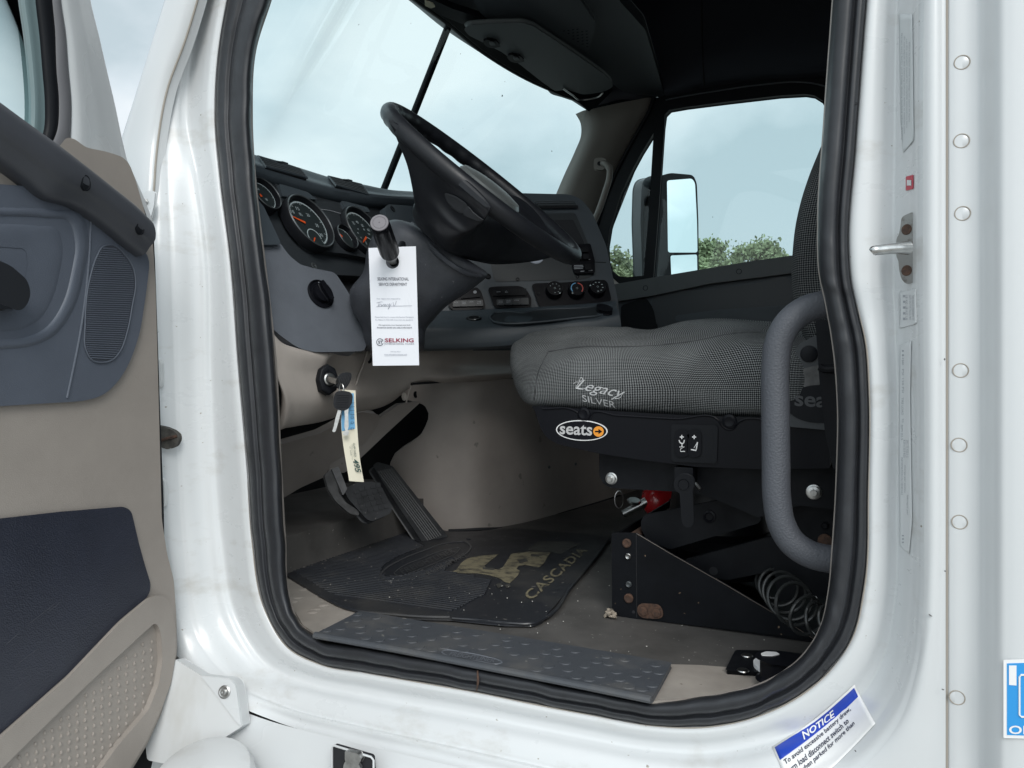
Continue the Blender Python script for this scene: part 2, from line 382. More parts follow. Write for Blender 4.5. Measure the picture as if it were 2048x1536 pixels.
prof = [(S_in, S_out, 0.93, 0.004), (S_in, S_out, 0.985, 0.001), (S_out, W2, 0.04, -0.006), (S_out, W2, 0.16, -0.010), (S_out, W2, 0.35, -0.009), (S_out, W2, 0.62, -0.002), (S_out, W2, 0.86, yside(-0.002, -0.004, 0.010)),
        (S_out, W2, 1.0, yside(-0.010, -0.012, 0.012)), (W2, W3, 0.12, yside(-0.018, -0.028, 0.006)), (W2, W3, 0.5, ys2(-0.055, -0.048, -0.028)), (W2, W3, 0.60, ys2(-0.063, -0.0505, -0.036)), (W2, W3, 0.64, ys2(-0.067, -0.0555, -0.040)), (W2, W3, 0.85, ys2(-0.085, -0.060, -0.058)), (W2, W3, 1.0, ys2(-0.092, -0.068, -0.064))]
G = np.array([ring(mixp(a, b, t), y) for a, b, t, y in prof])
Gf = np.stack([cr(G[:, j], 56) for j in range(NR)], 1)
m = MB(); m.grid(Gf, closed_u=True)
bvf = bvh(Gf, cu=True)
M['jamb'] = mat('white_paint_worn', (0.65, 0.67, 0.68), 0.32, coat=0.5, coatr=0.25, col2=(0.47, 0.46, 0.43), vscale=7, vlo=0.56, vhi=0.80, vdetail=8, stretch=(1, 1, 2.2), rvar=0.1, specks=(0.30, 0.27, 0.23), speck_scale=95, speck_amt=-0.005)
m.build('door_frame', M['jamb'], truck)

# rubber seal round the opening
sp = [(1.0, 0.004), (0.985, -0.004), (0.94, -0.011), (0.84, -0.0145), (0.74, -0.0145), (0.67, -0.011), (0.64, -0.0095), (0.60, -0.0135), (0.54, -0.019), (0.45, -0.0215), (0.34, -0.0220), (0.22, -0.0205), (0.12, -0.0165), (0.05, -0.010), (0.0, 0.0), (-0.03, 0.02)]
G = np.array([ring(mixp(S_in, S_out, t), y) for t, y in sp])
Gf = np.stack([cr(G[:, j], 60) for j in range(NR)], 1)
# slight waviness of old rubber
ph = np.linspace(0, 2 * math.pi, NR, endpoint=False)
wob = 0.0009 * (np.sin(ph * 23 + 1) + 0.7 * np.sin(ph * 41) + 0.5 * np.sin(ph * 67 + 2))
Gf[:, :, 1] += wob[None, :] * np.linspace(0.2, 1, 60)[:, None]
Gf[:, :, 2] += 0.6 * wob[None, :]
m = MB(); m.grid(Gf, closed_u=True); m.build('door_seal', M['seal'], truck)
# inner return behind the seal (taupe trim edge of the opening)
G = np.array([ring(S_in, 0.018), ring(mixp(S_in, S_out, -0.07), 0.03), ring(mixp(S_in, S_out, -0.04), 0.06), ring(mixp(S_in, S_out, 0.5), 0.10)])
m = MB(); m.grid(G, closed_u=True); m.build('opening_trim', M['tan2'], truck)

# B pillar outer strip between frame and seam, and the sleeper side behind the seam
def vsheet(cols, z0, z1, nz=2):
    return np.array([[(x, y, z) for (x, y) in cols] for z in np.linspace(z0, z1, nz)])
e3 = P(1848, 700, Y=-0.064); 
xs = P(1894, 700, Y=-0.064).x
# outer skin above and right of the frame: a strip from the last ring to the seam

A_ = cr([P(*W3[k], Y=-0.064) for k in range(19, 34)], 120)
B_ = np.array([(xs - 0.0015, -0.0645, z) for z in A_[:, 2]])
B_[:, 2] = np.linspace(A_[0, 2] - 0.05, A_[-1, 2] + 0.05, 120)
m = MB(); rows = []
for t in np.linspace(0, 1, 14):
    r_ = A_ * (1 - t) + B_ * t; r_[:, 1] = -0.064 - 0.006 * math.sin(math.pi * min(1, t * 1.15)) - 0.001 * t
    rows.append(r_)
bvk = bvh(np.array(rows)); m.grid(np.array(rows)); m.build('pillar_skin', M['paint'], truck)
# sleeper panel: vertical folds
def sx_(px): return P(px, 700, Y=-0.064).x
cols = [(sx_(1892), -0.03), (sx_(1894.5), -0.058), (sx_(1898), -0.0645), (sx_(1905), -0.066), (sx_(1945), -0.066), (sx_(1958), -0.067), (sx_(1966), -0.071), (sx_(1975), -0.082), (sx_(1985), -0.094), (sx_(1996), -0.1), (sx_(2010), -0.102), (sx_(2050), -0.103), (sx_(2100), -0.103), (0.45, -0.103), (1.6, -0.103)]
cc = cr([(a, b, 0) for a, b in cols], 90); 
m = MB(); m.grid(np.array([[(p[0], p[1], z) for p in cc] for z in np.linspace(0.85, 3.4, 12)])); slp = m.build('sleeper_panel', M['paint'], truck)
# rivets
for (rx, ry) in [(1924,125),(1923,282),(1925,427),(1921,741),(1918,890),(1919,1044),(1914,1395)]:
    c = P(rx, ry, Y=-0.066); m = MB()
    m.lathe(c, (0, -1, 0), [(0.0078, -0.002), (0.0077, 0.0002), (0.0072, 0.0005), (0.0, 0.0006)], 24)
    m.build('rivet', M['paint'], slp)
    m = MB(); m.tube([c + Vector((0.0084 * math.cos(a), -0.0004, 0.0084 * math.sin(a))) for a in np.linspace(0, 2 * math.pi, 28, endpoint=False)], 0.0008, 6, closed=True); m.build('rivet_ring', M['grime'], slp)
# rust stained seam
m = MB(); m.box((xs, -0.0605, 2.1), (0.003, 0.006, 2.6)); m.build('seam', M['grime'], truck)

# ------------------------------------------------------------------ sill: outer rocker below the frame, lower fairing
gap = [(345,1297),(403,1351),(440,1400),(478,1421),(513,1435),(700,1486),(910,1536),(1300,1632),(1700,1730)]
g3 = [P(x, y, Y=-0.07) for x, y in gap]
gc = cr(g3, 60)
m = MB(); rows = []
for off, dz in ((-0.006, 0.006), (-0.018, -0.010), (-0.03, -0.03), (-0.045, -0.10), (-0.05, -0.25), (-0.02, -0.6)):
    r_ = gc.copy(); r_[:, 1] += off; r_[:, 2] += dz; rows.append(r_)
m.grid(np.stack([cr(np.array(rows)[:, j], 30) for j in range(60)], 1)); m.build('lower_fairing', M['paint'], truck)
m = MB(); rows = []
for off, dz in ((0.03, 0.02), (0.012, -0.0005), (-0.004, -0.006), (0.03, -0.03)):
    r_ = gc.copy(); r_[:, 1] += off; r_[:, 2] += dz; rows.append(r_)
m.grid(np.array(rows)); m.build('sill_gap', M['dark'], truck)

# ------------------------------------------------------------------ A pillar outside (driver side) and cowl
# strip between the windscreen edge and the panel gap
L1 = [(412,-260),(356,-80),(331,0),(300,100),(272,190),(246,273),(230,325),(222,380),(216,440)]
def ly(y): return -float(np.interp(y, [-260, 100, 262, 380, 510], [0.047, 0.047, 0.056, 0.075, 0.093]))
L2 = [(470,-260),(412,-60),(396,0),(372,79),(335,181),(318,273),(312,330),(309,376),(303,440)]
a_ = cr([P(x, y, Y=ly(y) + 0.006) for x, y in L1], 40); b_ = cr([P(x - 2.5, y, Y=ly(y) - 0.002) for x, y in L2], 40)
mid = (a_ * 0.45 + b_ * 0.55); mid[:, 1] -= 0.02
back = a_.copy(); back[:, 1] += 0.10; back[:, 0] -= 0.0
inn = a_.copy(); inn[:, 1] += 0.28; inn[:, 0] += 0.06
rows = [b_ + np.array([0.004, 0.02, 0]), b_, mid, a_, back]
m = MB(); gg = np.stack([cr(np.array(rows)[:, j], 26) for j in range(40)], 1); m.grid(gg, flip=True); m.build('front_pillar', M['paint'], truck)
m = MB(); m.tube(a_ + np.array([-0.004, 0.006, 0]), 0.004, 8); m.build('windshield_gasket', M['black'], truck)
m = MB()
gl = cr([P(x - 1, y, Y=ly(y) - 0.001) for x, y in L2[:]], 40); m.tube(gl, 0.0022, 6); m.build('pillar_gap', M['grime'], truck)
# connect the pillar to the inside
seam2 = [P(x, y, Y=-0.092) for x, y in L2]
# ------------------------------------------------------------------ floor
m = MB(); m.box((-0.2, 1.08, FZ - 0.03), (3.0, 2.06, 0.06))
M['floor'] = mat('floor_vinyl', (0.108, 0.103, 0.098), 0.6, var=0.45, vscale=7, bump=0.2, bscale=500, specks=(0.3, 0.29, 0.27), speck_scale=130, speck_amt=0.01)
flr = m.build('cab_floor', M['floor'], truck)

# grime line where the seal meets the paint
gr_ = np.array([ring(mixp(S_out, W2, 0.035), -0.0065)])[0]
for i0, i1 in ((95, 150), (150, 205), (205, 262), (262, 330)):
    m = MB(); m.tube(gr_[i0:i1], [0.0002, 0.0011, 0.0006, 0.0012, 0.0002], 5); m.build('grime_line', M['grime'], truck)
# ------------------------------------------------------------------ the open driver door
DP = Plane((-1.2, -0.112, 1.75), (0.985, 0.17, 0))
door = MB()
X0 = -330
addslab(door, [(X0,-420),(60,-420),(122,-10),(181,0),(205,103),(232,222),(256,320),(285,400),(300,440),(306,520),(312,700),(317,900),(322,1100),(346,1250),(300,1480),(220,1640),(X0,1700)], DP, 0.045, -0.035)
# (the door shell is cut round the window below)
def ringpoly(outer, inner, pl, th, off):
    """frame with a hole: outer and inner outlines with the same count"""
    a = np.array([tuple(pl.at(x, y, off)) for x, y in outer]); b = np.array([tuple(pl.at(x, y, off)) for x, y in inner]); v = -np.array(pl.n) * th
    return np.array([a, b, b + v, a + v, a])
door = MB()
addslab(door, [(X0,70),(0,270),(120,330),(250,322),(285,400),(300,440),(306,520),(312,700),(317,900),(322,1100),(346,1250),(300,1480),(220,1640),(X0,1700)], DP, 0.045, -0.03)
door = door.build('driver_door', M['paint'], truck, bevel=0.006)
# white upper frame, tapering up
fr = [(123,-60),(181,-60),(181,0),(205,103),(232,222),(258,330),(262,345),(140,345),(142,279),(143,205),(137,137),(128,60)]
m = MB()
Lf = [(118,-300),(118,-100),(122,0),(132,70),(137,137),(142,205),(141,279),(138,350)]
Rf = [(150,-300),(172,-100),(181,0),(199,75),(213,137),(229,205),(247,290),(262,350)]
a_ = cr([DP.at(x, y, 0.0) for x, y in Lf], 40); b_ = cr([DP.at(x, y, -0.02) for x, y in Rf], 40); nn = np.array(DP.n)
rows = [a_ - nn * 0.03, a_, a_ * 0.6 + b_ * 0.4 + nn * 0.006, a_ * 0.3 + b_ * 0.7 + nn * 0.003, b_ * 0.9 + a_ * 0.1 + nn * 0.001, b_, b_ - nn * 0.03]
gg = np.stack([cr(np.array(rows)[:, j], 30) for j in range(40)], 1); m.grid(gg, flip=False)
m.build('window_frame', M['paint'], door)
# grey inner strip, black run channel, glass
def strip(name, Lp, Rp, off, mt, bulge=0.004, parent=None, n=40, dep=0.02):
    a_ = cr([DP.at(x, y, off) for x, y in Lp], n); b_ = cr([DP.at(x, y, off) for x, y in Rp], n)
    rows = [a_ - nn * dep, a_, a_ * 0.5 + b_ * 0.5 + nn * bulge, b_, b_ - nn * dep]
    m = MB(); m.grid(np.stack([cr(np.array(rows)[:, j], 17) for j in range(n)], 1)); return m.build(name, mt, parent or door)
M['greyt'] = mat('grey_trim', (0.14, 0.14, 0.15), 0.5)
strip('inner_trim', [(104,-300),(104,0),(110,60),(113,140),(118,205),(114,262),(96,300)], [(118,-300),(122,0),(132,70),(137,137),(143,205),(141,279),(136,350)], 0.002, M['greyt'])
strip('run_channel', [(72,-300),(78,0),(86,70),(92,137),(97,205),(95,260),(80,300)], [(106,-300),(106,0),(111,60),(114,140),(119,205),(115,262),(98,300)], 0.0, M['black'])
m = MB(); m.face([DP.at(x, y, -0.012) for x, y in [(X0,-420),(90,-420),(95,60),(102,205),(95,310),(0,290),(X0,60)]]); m.build('door_glass', M['glass'], door, smooth=False)
M['frit'] = mat('smoked_edge', (0.16, 0.22, 0.23), 0.3)
strip('glass_edge_channel', [(46,-300),(49,0),(59,70),(66,137),(70,205),(68,262),(62,300)], [(74,-300),(80,0),(88,70),(94,137),(99,205),(97,260),(82,300)], -0.006, M['frit'], bulge=0.0)
# tan panel
tanp = [(X0,150),(0,285),(95,330),(126,288),(135,277),(150,281),(172,298),(210,305),(245,316),(258,330),(270,362),(284,410),(293,445),(303,470),(309,560),(313,700),(317,850),(322,1040),(333,1110),(346,1160),(351,1230),(353,1300),(345,1365),(322,1425),(292,1490),(250,1560),(200,1640),(X0,1640)]
slab('door_panel', rnd(tanp, 12), DP, 0.035, M['tan'], door, off=0.008, bevel=0.007, seg=4)
slab('edge_seal', [(240,360),(262,362),(270,375),(285,415),(296,447),(306,480),(314,700),(319,850),(325,1000),(327,1100),(340,1160),(349,1240),(352,1310),(340,1400),(322,1450),(300,1536),(270,1600),(200,1600),(200,360)], DP, 0.01, M['black'], door, off=-0.029, bevel=0.003)
# slate insert with its bowl
ins = [(X0,350),(0,377),(58,381),(80,395),(128,398),(165,415),(200,440),(245,478),(296,512),(288,580),(276,660),(258,715),(236,755),(205,785),(165,795),(70,800),(0,804),(X0,820)]
sl = slab('door_insert', rnd(ins, [0,0,10,10,10,10,10,10,22,10,20,20,25,25,20,5,0,0]), DP, 0.012, M['blue'], door, off=0.016, bevel=0.006, seg=4)
m = MB()
bl_ = [(-330,440),(0,432),(90,436),(140,446),(150,480),(143,545),(124,610),(92,655),(50,675),(0,680),(-330,690)]
# recess: rim bulges and falls inward
rows = []
for k, (sc_, off) in enumerate([(1.14, 0.0165), (1.09, 0.0195), (1.03, 0.0185), (0.95, 0.012), (0.86, 0.0165), (0.5, 0.0168)]):
    rows.append(cr([DP.at(-40 + (x + 40) * sc_, 555 + (y - 555) * sc_, off) for x, y in bl_], 60))
gg = np.stack([cr(np.array(rows)[:, j], 30) for j in range(60)], 1); m.grid(gg); m.build('armrest_bowl', M['blue'], door)
cr_l = [(182,432),(178,520),(170,600),(158,680),(146,740),(134,796)]
m = MB(); m.tube([DP.at(x, y, 0.0165) for x, y in cr_l], 0.0018, 8, n=30); m.build('insert_crease', M['blue'], door)
# speaker grille: ribs
gr = [(194,512),(205,494),(224,490),(252,512),(266,535),(271,560),(264,613),(254,664),(240,702),(224,720),(184,720),(172,700),(170,650),(181,551)]
grp = curve2(gr, 80)
gm = MB(); addslab(gm, grp, DP, 0.004, 0.0178)
M['grille'] = mat('grille', (0.045, 0.05, 0.064), 0.6)
go = gm.build('speaker_grille', M['grille'], door, bevel=0.0012)
def span(poly, y):
    xs_ = []
    for i in range(len(poly)):
        (x0, y0), (x1, y1) = poly[i], poly[(i + 1) % len(poly)]
        if (y0 - y) * (y1 - y) < 0: xs_.append(x0 + (y - y0) / (y1 - y0) * (x1 - x0))
    return (min(xs_), max(xs_)) if len(xs_) > 1 else None
m = MB(); y = 496
while y < 717:
    sp_ = span(grp, y)
    if sp_:
        x0, x1 = sp_[0] + 3, sp_[1] - 4
        if x1 - x0 > 5: m.tube([DP.at(x0 + (x1 - x0) * q, y + (x0 - 180) * 0.02 + q * 2.5, 0.0182) for q in (0, 0.5, 1)], 0.00125, 6)
    y += 4.3
m.build('grille_ribs', M['blue'], go)
m = MB(); m.tube([DP.at(x, y, 0.0178) for x, y in grp], 0.0014, 6, closed=True); m.build('grille_rim', M['blue'], go)
# diagonal grab bar
top = [(-330,0),(-150,95),(0,203),(60,247),(120,290),(160,322),(220,370),(270,410),(296,436)]
bot = [(-330,120),(-150,215),(0,318),(60,362),(100,395),(150,410),(220,455),(262,490),(292,512)]
a_ = cr([DP.at(x, y, 0.046) for x, y in top], 50) - nn * 0.028; b_ = cr([DP.at(x, y, 0.038) for x, y in bot], 50) - nn * 0.020
h = 0.034
rows = [a_ - nn * 0.01, a_ + nn * h * 0.7, a_ * 0.93 + b_ * 0.07 + nn * h, a_ * 0.35 + b_ * 0.65 + nn * (h + 0.004), a_ * 0.28 + b_ * 0.72 + nn * (h - 0.002), a_ * 0.03 + b_ * 0.97 + nn * h * 0.45, b_, b_ - nn * 0.01]
m = MB(); G_ = np.array(rows); gg = np.stack([cr(G_[:, j], 36) for j in range(50)], 1); m.grid(gg)
bvg = bvh(gg); m.face([Vector(p) for p in gg[:, -1]]); M['bar'] = mat('bar_plastic', (0.058, 0.062, 0.073), 0.45, var=0.1, bump=0.2, bscale=600, btype='voronoi'); gb = m.build('grab_bar', M['bar'], door)
for (x, y) in [(172, 366), (281, 455)]:
    c = hit(bvg, x, y, 0.0002); m = MB(); u_, v_, n_ = basis(DP.n)
    m.lathe(c, DP.n, [(0.0085, -0.004), (0.0085, 0.0006), (0.007, 0.001), (0.0066, -0.0005), (0.0, -0.001)], 20, sq=1.45); m.build('screw_recess', M['black'], gb)
M['lever'] = mat('lever_black', (0.02, 0.022, 0.026), 0.35)
# release lever at the left edge
lv = rnd([(-120,470),(0,524),(22,534),(52,560),(59,580),(58,596),(50,612),(38,620),(0,605),(-120,560)], 8)
slab('release_lever', lv, DP, 0.03, M['lever'], door, off=0.052, bevel=0.008, seg=4)
# navy insert and the map pocket
nv = [(X0,1075),(0,1044),(120,1030),(246,1019),(259,1026),(274,1090),(285,1130),(298,1172),(294,1189),(239,1233),(137,1340),(60,1408),(0,1460),(X0,1700)]
slab('vinyl_insert', rnd(nv, [0,0,0,10,10,5,5,12,12,20,5,0,0,0]), DP, 0.012, M['navy'], door, off=0.0125, bevel=0.005, seg=4)
sw = [(X0,1712),(0,1478),(60,1424),(137,1356),(239,1248),(300,1196),(322,1190),(342,1205),(350,1250),(351,1310),(342,1365),(322,1420),(290,1488),(240,1570),(150,1640),(110,1640),(180,1570),(236,1492),(298,1420),(318,1370),(326,1320),(322,1262),(312,1243),(290,1262),(171,1372),(60,1480),(0,1540),(X0,1790)]
slab('pocket_rim', rnd(sw, 10), DP, 0.012, M['tan'], door, off=0.019, bevel=0.005, seg=4)
dm = MB()
for i in range(40):
    for j in range(40):
        # staggered rows of raised dots
        x = 318 - i * 16.5 + (j % 2) * 2 - j * 0; y = 1262 + i * 13.4 + j * 16.5 - (i % 2) * 8
        if y > 1600 or x < -40: continue
        y_lo = 1240 + (318 - x) * 0.92; y_hi = 1500 + (230 - x) * 1.0 if x < 236 else 1500 - (x - 236) * 1.15
        if y < y_lo + 14 or y > y_hi - 6: continue
        dm.lathe(DP.at(x, y, 0.0078), DP.n, [(0.0028, 0), (0.0024, 0.0016), (0.0012, 0.0026), (0, 0.0028)], 8, sq=1.4)
dm.build('pocket_dimples', M['tan'], door)
# hinge hardware between door and jamb
for (x, y) in [(317, 745), (325, 985)]:
    m = MB(); a = P(x, y, Y=-0.11)
    slab('door_hinge', rnd([(x-8,y-28),(x,y-26),(x+3,y-18),(x+3,y+22),(x,y+30),(x-8,y+30)], 3), Plane(P(x, y, Y=-0.10), (0.3, -1, 0)), 0.012, M['paint_dull'], truck, bevel=0.001)
# check strap with torn boot
cs = Plane(P(335, 880, Y=-0.088), (0.4, -0.9, 0.0))
slab('check_strap', rnd([(312,852),(330,856),(345,862),(355,870),(356,880),(350,892),(335,898),(322,893),(312,888)], 4), cs, 0.015, mat('worn_boot', (0.10, 0.095, 0.085), 0.85, var=0.7, vscale=60, bump=0.6, bscale=200), truck, bevel=0.003, off=0.006)
m = MB(); m.tube([cs.at(312, 884, 0.008), cs.at(330, 878, 0.010), cs.at(354, 872, 0.007)], 0.003, 8, n=8); m.build('strap_arm', M['rust'], truck)
# hinge screw plate at the pillar foot of the gap
pl_ = Plane(P(290, 405, Y=-0.105), (0.35, -1, 0))
slab('pillar_bracket', rnd([(284,388),(303,382),(309,384),(307,410),(300,436),(290,436),(284,420)], 4), pl_, 0.006, M['paint'], truck, bevel=0.001)
m = MB(); m.lathe(pl_.at(290, 404, 0.001), pl_.n, [(0.007, 0), (0.007, 0.002), (0.005, 0.003), (0.005, 0.006), (0, 0.006)], 6); m.build('pillar_screw', M['metal'], truck)

m = MB(); rg = np.random.RandomState(8)
for x, y, a, l in [(30,1330,-35,60),(55,1250,-38,75),(10,1290,-40,40),(20,1385,-36,30),(40,1345,-34,26),(95,1225,-40,34)]:
    r_ = math.radians(a); m.tube([DP.at(x + l * s_ * math.cos(r_), y + l * s_ * math.sin(r_) + rg.uniform(-1, 1), 0.0127) for s_ in np.linspace(0, 1, 6)], [0.0001, 0.0006, 0.0003, 0.0007, 0.0001], 4)
sc_o = m.build('scuff_marks', mat('scuff_pale', (0.06, 0.064, 0.078), 0.7), door); sc_o['kind'] = 'stuff'
# ------------------------------------------------------------------ passenger side, windscreen, roof
PY = 2.08
PPl = Plane((0, PY, 0), (0, -1, 0))
def pp(x, y, o=0.0): return PPl.at(x, y, o)
# passenger door inner frame (black) as ring around both windows
hole = [(1329,232),(1337,220),(1372,214),(1458,203),(1560,191),(1611,188),(1630,190),(1645,200),(1655,218),(1660,300),(1760,480),(1581,503),(1536,515),(1420,532),(1307,553)]
qw = [(1309,257),(1295,281),(1280,305),(1258,346),(1239,387),(1227,422),(1217,455),(1211,493),(1212,520),(1218,541),(1232,553),(1253,556),(1290,553)]
# build the frame from overlapping bars butted along the openings
def bar(name, pts, pl, th, mt, off=0.0, parent=None, bevel=0.003, **kw): return slab(name, pts, pl, th, mt, parent or pdoor, off=off, bevel=bevel, **kw)
pd = MB(); addslab(pd, [(1215,590),(1229,568),(1307,556),(1420,537),(1536,519),(1760,486),(2100,450),(2100,1100),(1100,1100)], PPl, 0.05, 0.0)
pdoor = pd.build('passenger_door', M['char'], truck)
fo = [(1304,200),(1331,196),(1420,180),(1526,165),(1594,160),(1640,163),(1700,175),(1800,180),(1850,480),(1760,500)]
m = MB()
# top rail + rear
addslab(m, [(1280,215),(1310,198),(1331,192),(1420,176),(1526,160),(1594,155),(1640,158),(1700,168),(1860,190),(1860,500),(1662,492),(1662,300),(1656,217),(1646,199),(1630,189),(1611,186),(1560,189),(1458,201),(1372,212),(1338,218),(1328,228),(1325,250),(1300,250)], PPl, 0.04, 0.01)
# slanted front rail outside the quarter window
a_ = [(1300,205),(1311,256),(1296,281),(1281,305),(1259,346),(1240,387),(1228,422),(1218,455),(1212,493),(1213,520),(1219,541),(1233,553),(1253,556),(1290,553),(1290,566),(1245,572),(1218,566),(1200,545),(1194,500),(1197,440),(1212,395),(1236,340),(1262,290),(1285,240)]
addslab(m, a_, PPl, 0.04, 0.012)
m.build('window_frame', M['black'], pdoor, bevel=0.004)
m = MB(); addslab(m, [(1309,250),(1328,222),(1329,240),(1318,400),(1306,556),(1288,556),(1300,400)], PPl, 0.02, 0.016); m.build('window_divider', M['black'], pdoor, bevel=0.002)
m = MB(); m.face([pp(x, y, -0.01) for x, y in [(1190,180),(1900,130),(1900,520),(1190,600)]]); m.build('door_glass', M['glass'], pdoor, smooth=False)
M['gasket'] = mat('gasket_edge', (0.09, 0.1, 0.11), 0.35)
m = MB(); m.tube([pp(x, y, 0.012) for x, y in [(1331,200),(1345,197),(1420,184),(1526,169),(1594,164),(1628,167),(1656,174),(1700,186)]], 0.003, 6, n=40); m.build('frame_bead', M['gasket'], pdoor)
M['face0'] = mat('door_bowl', (0.035, 0.040, 0.046), 0.45)
# belt strip
M['belt'] = mat('belt_plastic', (0.075, 0.082, 0.085), 0.45, var=0.1, bump=0.2, bscale=500, btype='voronoi')
bs = bar('belt_strip', rnd([(1226,570),(1306,556),(1420,537),(1500,524),(1585,512),(1900,470),(1900,510),(1585,545),(1420,566),(1306,590),(1226,603)], 3), PPl, 0.03, M['belt'], off=0.03, bevel=0.008, seg=3)
for x, y in [(1291,576),(1478,543)]:
    m = MB(); m.lathe(pp(x, y, 0.030), (0, -1, 0), [(0.011, -0.001), (0.011, 0.001), (0.009, 0.0015), (0.0085, -0.001), (0, -0.002)], 18); m.build('screw_recess', M['black'], bs)
bar('panel_bowl', curve2([(1308,600),(1420,583),(1520,568),(1575,560),(1585,580),(1570,620),(1530,660),(1400,690),(1340,670),(1312,640)], 60), PPl, 0.012, M['face0'], off=0.010, bevel=0.008, seg=3)
bar('armrest', rnd([(1352,632),(1440,620),(1600,610),(1600,650),(1440,636),(1352,642)], 4), PPl, 0.05, M['char'], off=0.05, bevel=0.004)
pg_ = bar('speaker_grille', rnd([(1243,612),(1290,596),(1306,620),(1318,680),(1320,720),(1243,720)], 6), PPl, 0.01, M['black'], off=0.012)
# quarter taupe corner below quarter window
bar('corner_trim', rnd([(1212,556),(1222,570),(1228,600),(1240,595),(1262,575),(1235,566),(1220,552)], 3), PPl, 0.02, M['tan2'], off=0.026)
# ---------------- passenger A pillar trim, with the windscreen frame
tr = [(1177,219),(1187,238),(1188,262),(1176,294),(1154,342),(1133,391),(1120,420)]
trb= [(1304,196),(1296,222),(1283,246),(1256,294),(1228,349),(1206,403),(1186,470)]
def lerpc(a, b, t): return a * (1 - t) + b * t
wX = lambda y: -1.11 - (y - 219) * 0.0009
a_ = cr([P(x, y, Y=1.96) for x, y in tr], 40); b_ = cr([P(x, y, Y=2.07) for x, y in trb], 40)
back = a_ + np.array([-0.07, 0.03, 0])
m = MB(); rows = [back, a_ + np.array([-0.01, 0.0, 0]), a_ + np.array([0.004, 0.0, 0]), lerpc(a_, b_, 0.25) + np.array([0.015, -0.008, 0]), lerpc(a_, b_, 0.7) + np.array([0.012, -0.014, 0]), b_ + np.array([0, -0.004, 0]), b_ + np.array([0, 0.03, 0])]
M['pillar'] = mat('pillar_trim', (0.19, 0.175, 0.155), 0.55, bump=0.15, bscale=500)
m.grid(np.stack([cr(np.array(rows)[:, j], 36) for j in range(40)], 1)); apl = m.build('windshield_pillar', M['pillar'], truck)
m = MB(); m.tube(b_ + np.array([0.008, -0.006, 0]), 0.008, 8); m.build('door_seal_bead', M['black'], truck)
m = MB(); addslab(m, [(1178,200),(1310,185),(1320,240),(1270,330),(1215,470),(1180,560),(1100,560),(1110,420),(1133,391),(1176,294),(1188,262),(1190,238)], Plane((0, 2.10, 0), (0, -1, 0)), 0.03); m.build('pillar_core', M['black'], truck)
# grab handle on it
hp = Plane((0, 1.98, 0), (0.25, -1, 0))
hpts = [hp.at(x, y, o) for x, y, o in [(1199,328,0.0),(1212,329,0.028),(1219,338,0.038),(1219,352,0.04),(1210,385,0.042),(1196,425,0.045),(1184,452,0.05),(1180,470,0.03)]]
m = MB(); m.tube(hpts, [0.014, 0.013, 0.012, 0.012, 0.012, 0.012, 0.012], 12, n=40); gh = m.build('grab_handle', M['pillar'], truck)
slab('handle_foot', rnd([(1190,318),(1207,317),(1211,322),(1209,334),(1205,338),(1189,336)], 4), hp, 0.03, M['pillar'], gh, off=0.022, bevel=0.004)
m = MB(); m.lathe(hp.at(1199, 327, 0.023), hp.n, [(0.009, 0), (0.009, 0.0006), (0.0, 0.0006)], 16); m.build('handle_screw', M['black'], gh)
# ---------------- windscreen: centre post, header, glass
ct = P(897, 52, Y=1.05); cbm = P(768, 378, Y=1.05)
hd = [P(470,-330,Y=0.02), P(700,-130,Y=0.30), P(760,-62,Y=0.55), P(829,0,Y=0.80), P(890,44,Y=1.0), P(962,103,Y=1.28), P(1058,161,Y=1.62), P(1119,188,Y=1.83), P(1160,205,Y=1.93), P(1180,222,Y=1.965)]
hdc = cr(hd, 60)
base = cr([P(420,285,X=-1.38), P(495,300,X=-1.42), P(540,318,X=-1.48), P(609,340,X=-1.52), P(730,371,X=-1.55), P(820,383,X=-1.53), P(1000,389,X=-1.45), P(1080,391,X=-1.36), P(1133,392,X=-1.27)], 60)
# glass stretches between header and base, a little beyond both
up_ = hdc + (hdc - base) * 0.05; lo_ = base - (hdc - base) * 0.2
m = MB(); m.grid(np.array([lerpc(lo_, up_, t) for t in np.linspace(0, 1, 8)])); m.build('windshield', M['glass'], truck)
# ceramic edge band (smoky) just inside the header and pillar edge
m = MB(); lw = hdc - (hdc - base) * 0.022
m.tube(hdc + np.array([0.0, 0.0, 0.004]), 0.009, 10); m.build('header_seal', M['black'], truck)
m = MB(); m.tube([(ct.x, ct.y, ct.z + 0.03), tuple(ct), tuple(cbm), (cbm.x - 0.06, cbm.y, cbm.z - 0.15)], 0.0125, 10); m.build('windshield_centre_post', M['black'], truck)
# header trim surface from windscreen edge to overhead
top2 = hdc.copy(); top2[:, 0] += 0.10; top2[:, 2] += 0.07
top3 = hdc.copy(); top3[:, 0] += 0.10; top3[:, 2] += 0.35
fro = hdc.copy(); fro[:, 0] -= 0.14; fro[:, 2] += 0.10
fr2 = fro.copy(); fr2[:, 2] += 0.5
M['over'] = mat('overhead_plastic', (0.05, 0.058, 0.066), 0.55, bump=0.15, bscale=500)
m = MB(); m.grid(np.array([fr2, fro, hdc + np.array([-0.01, 0, 0.002]), hdc + np.array([0.012, 0, 0.0]), top2, top3])); m.build('windshield_header', M['black'], truck)
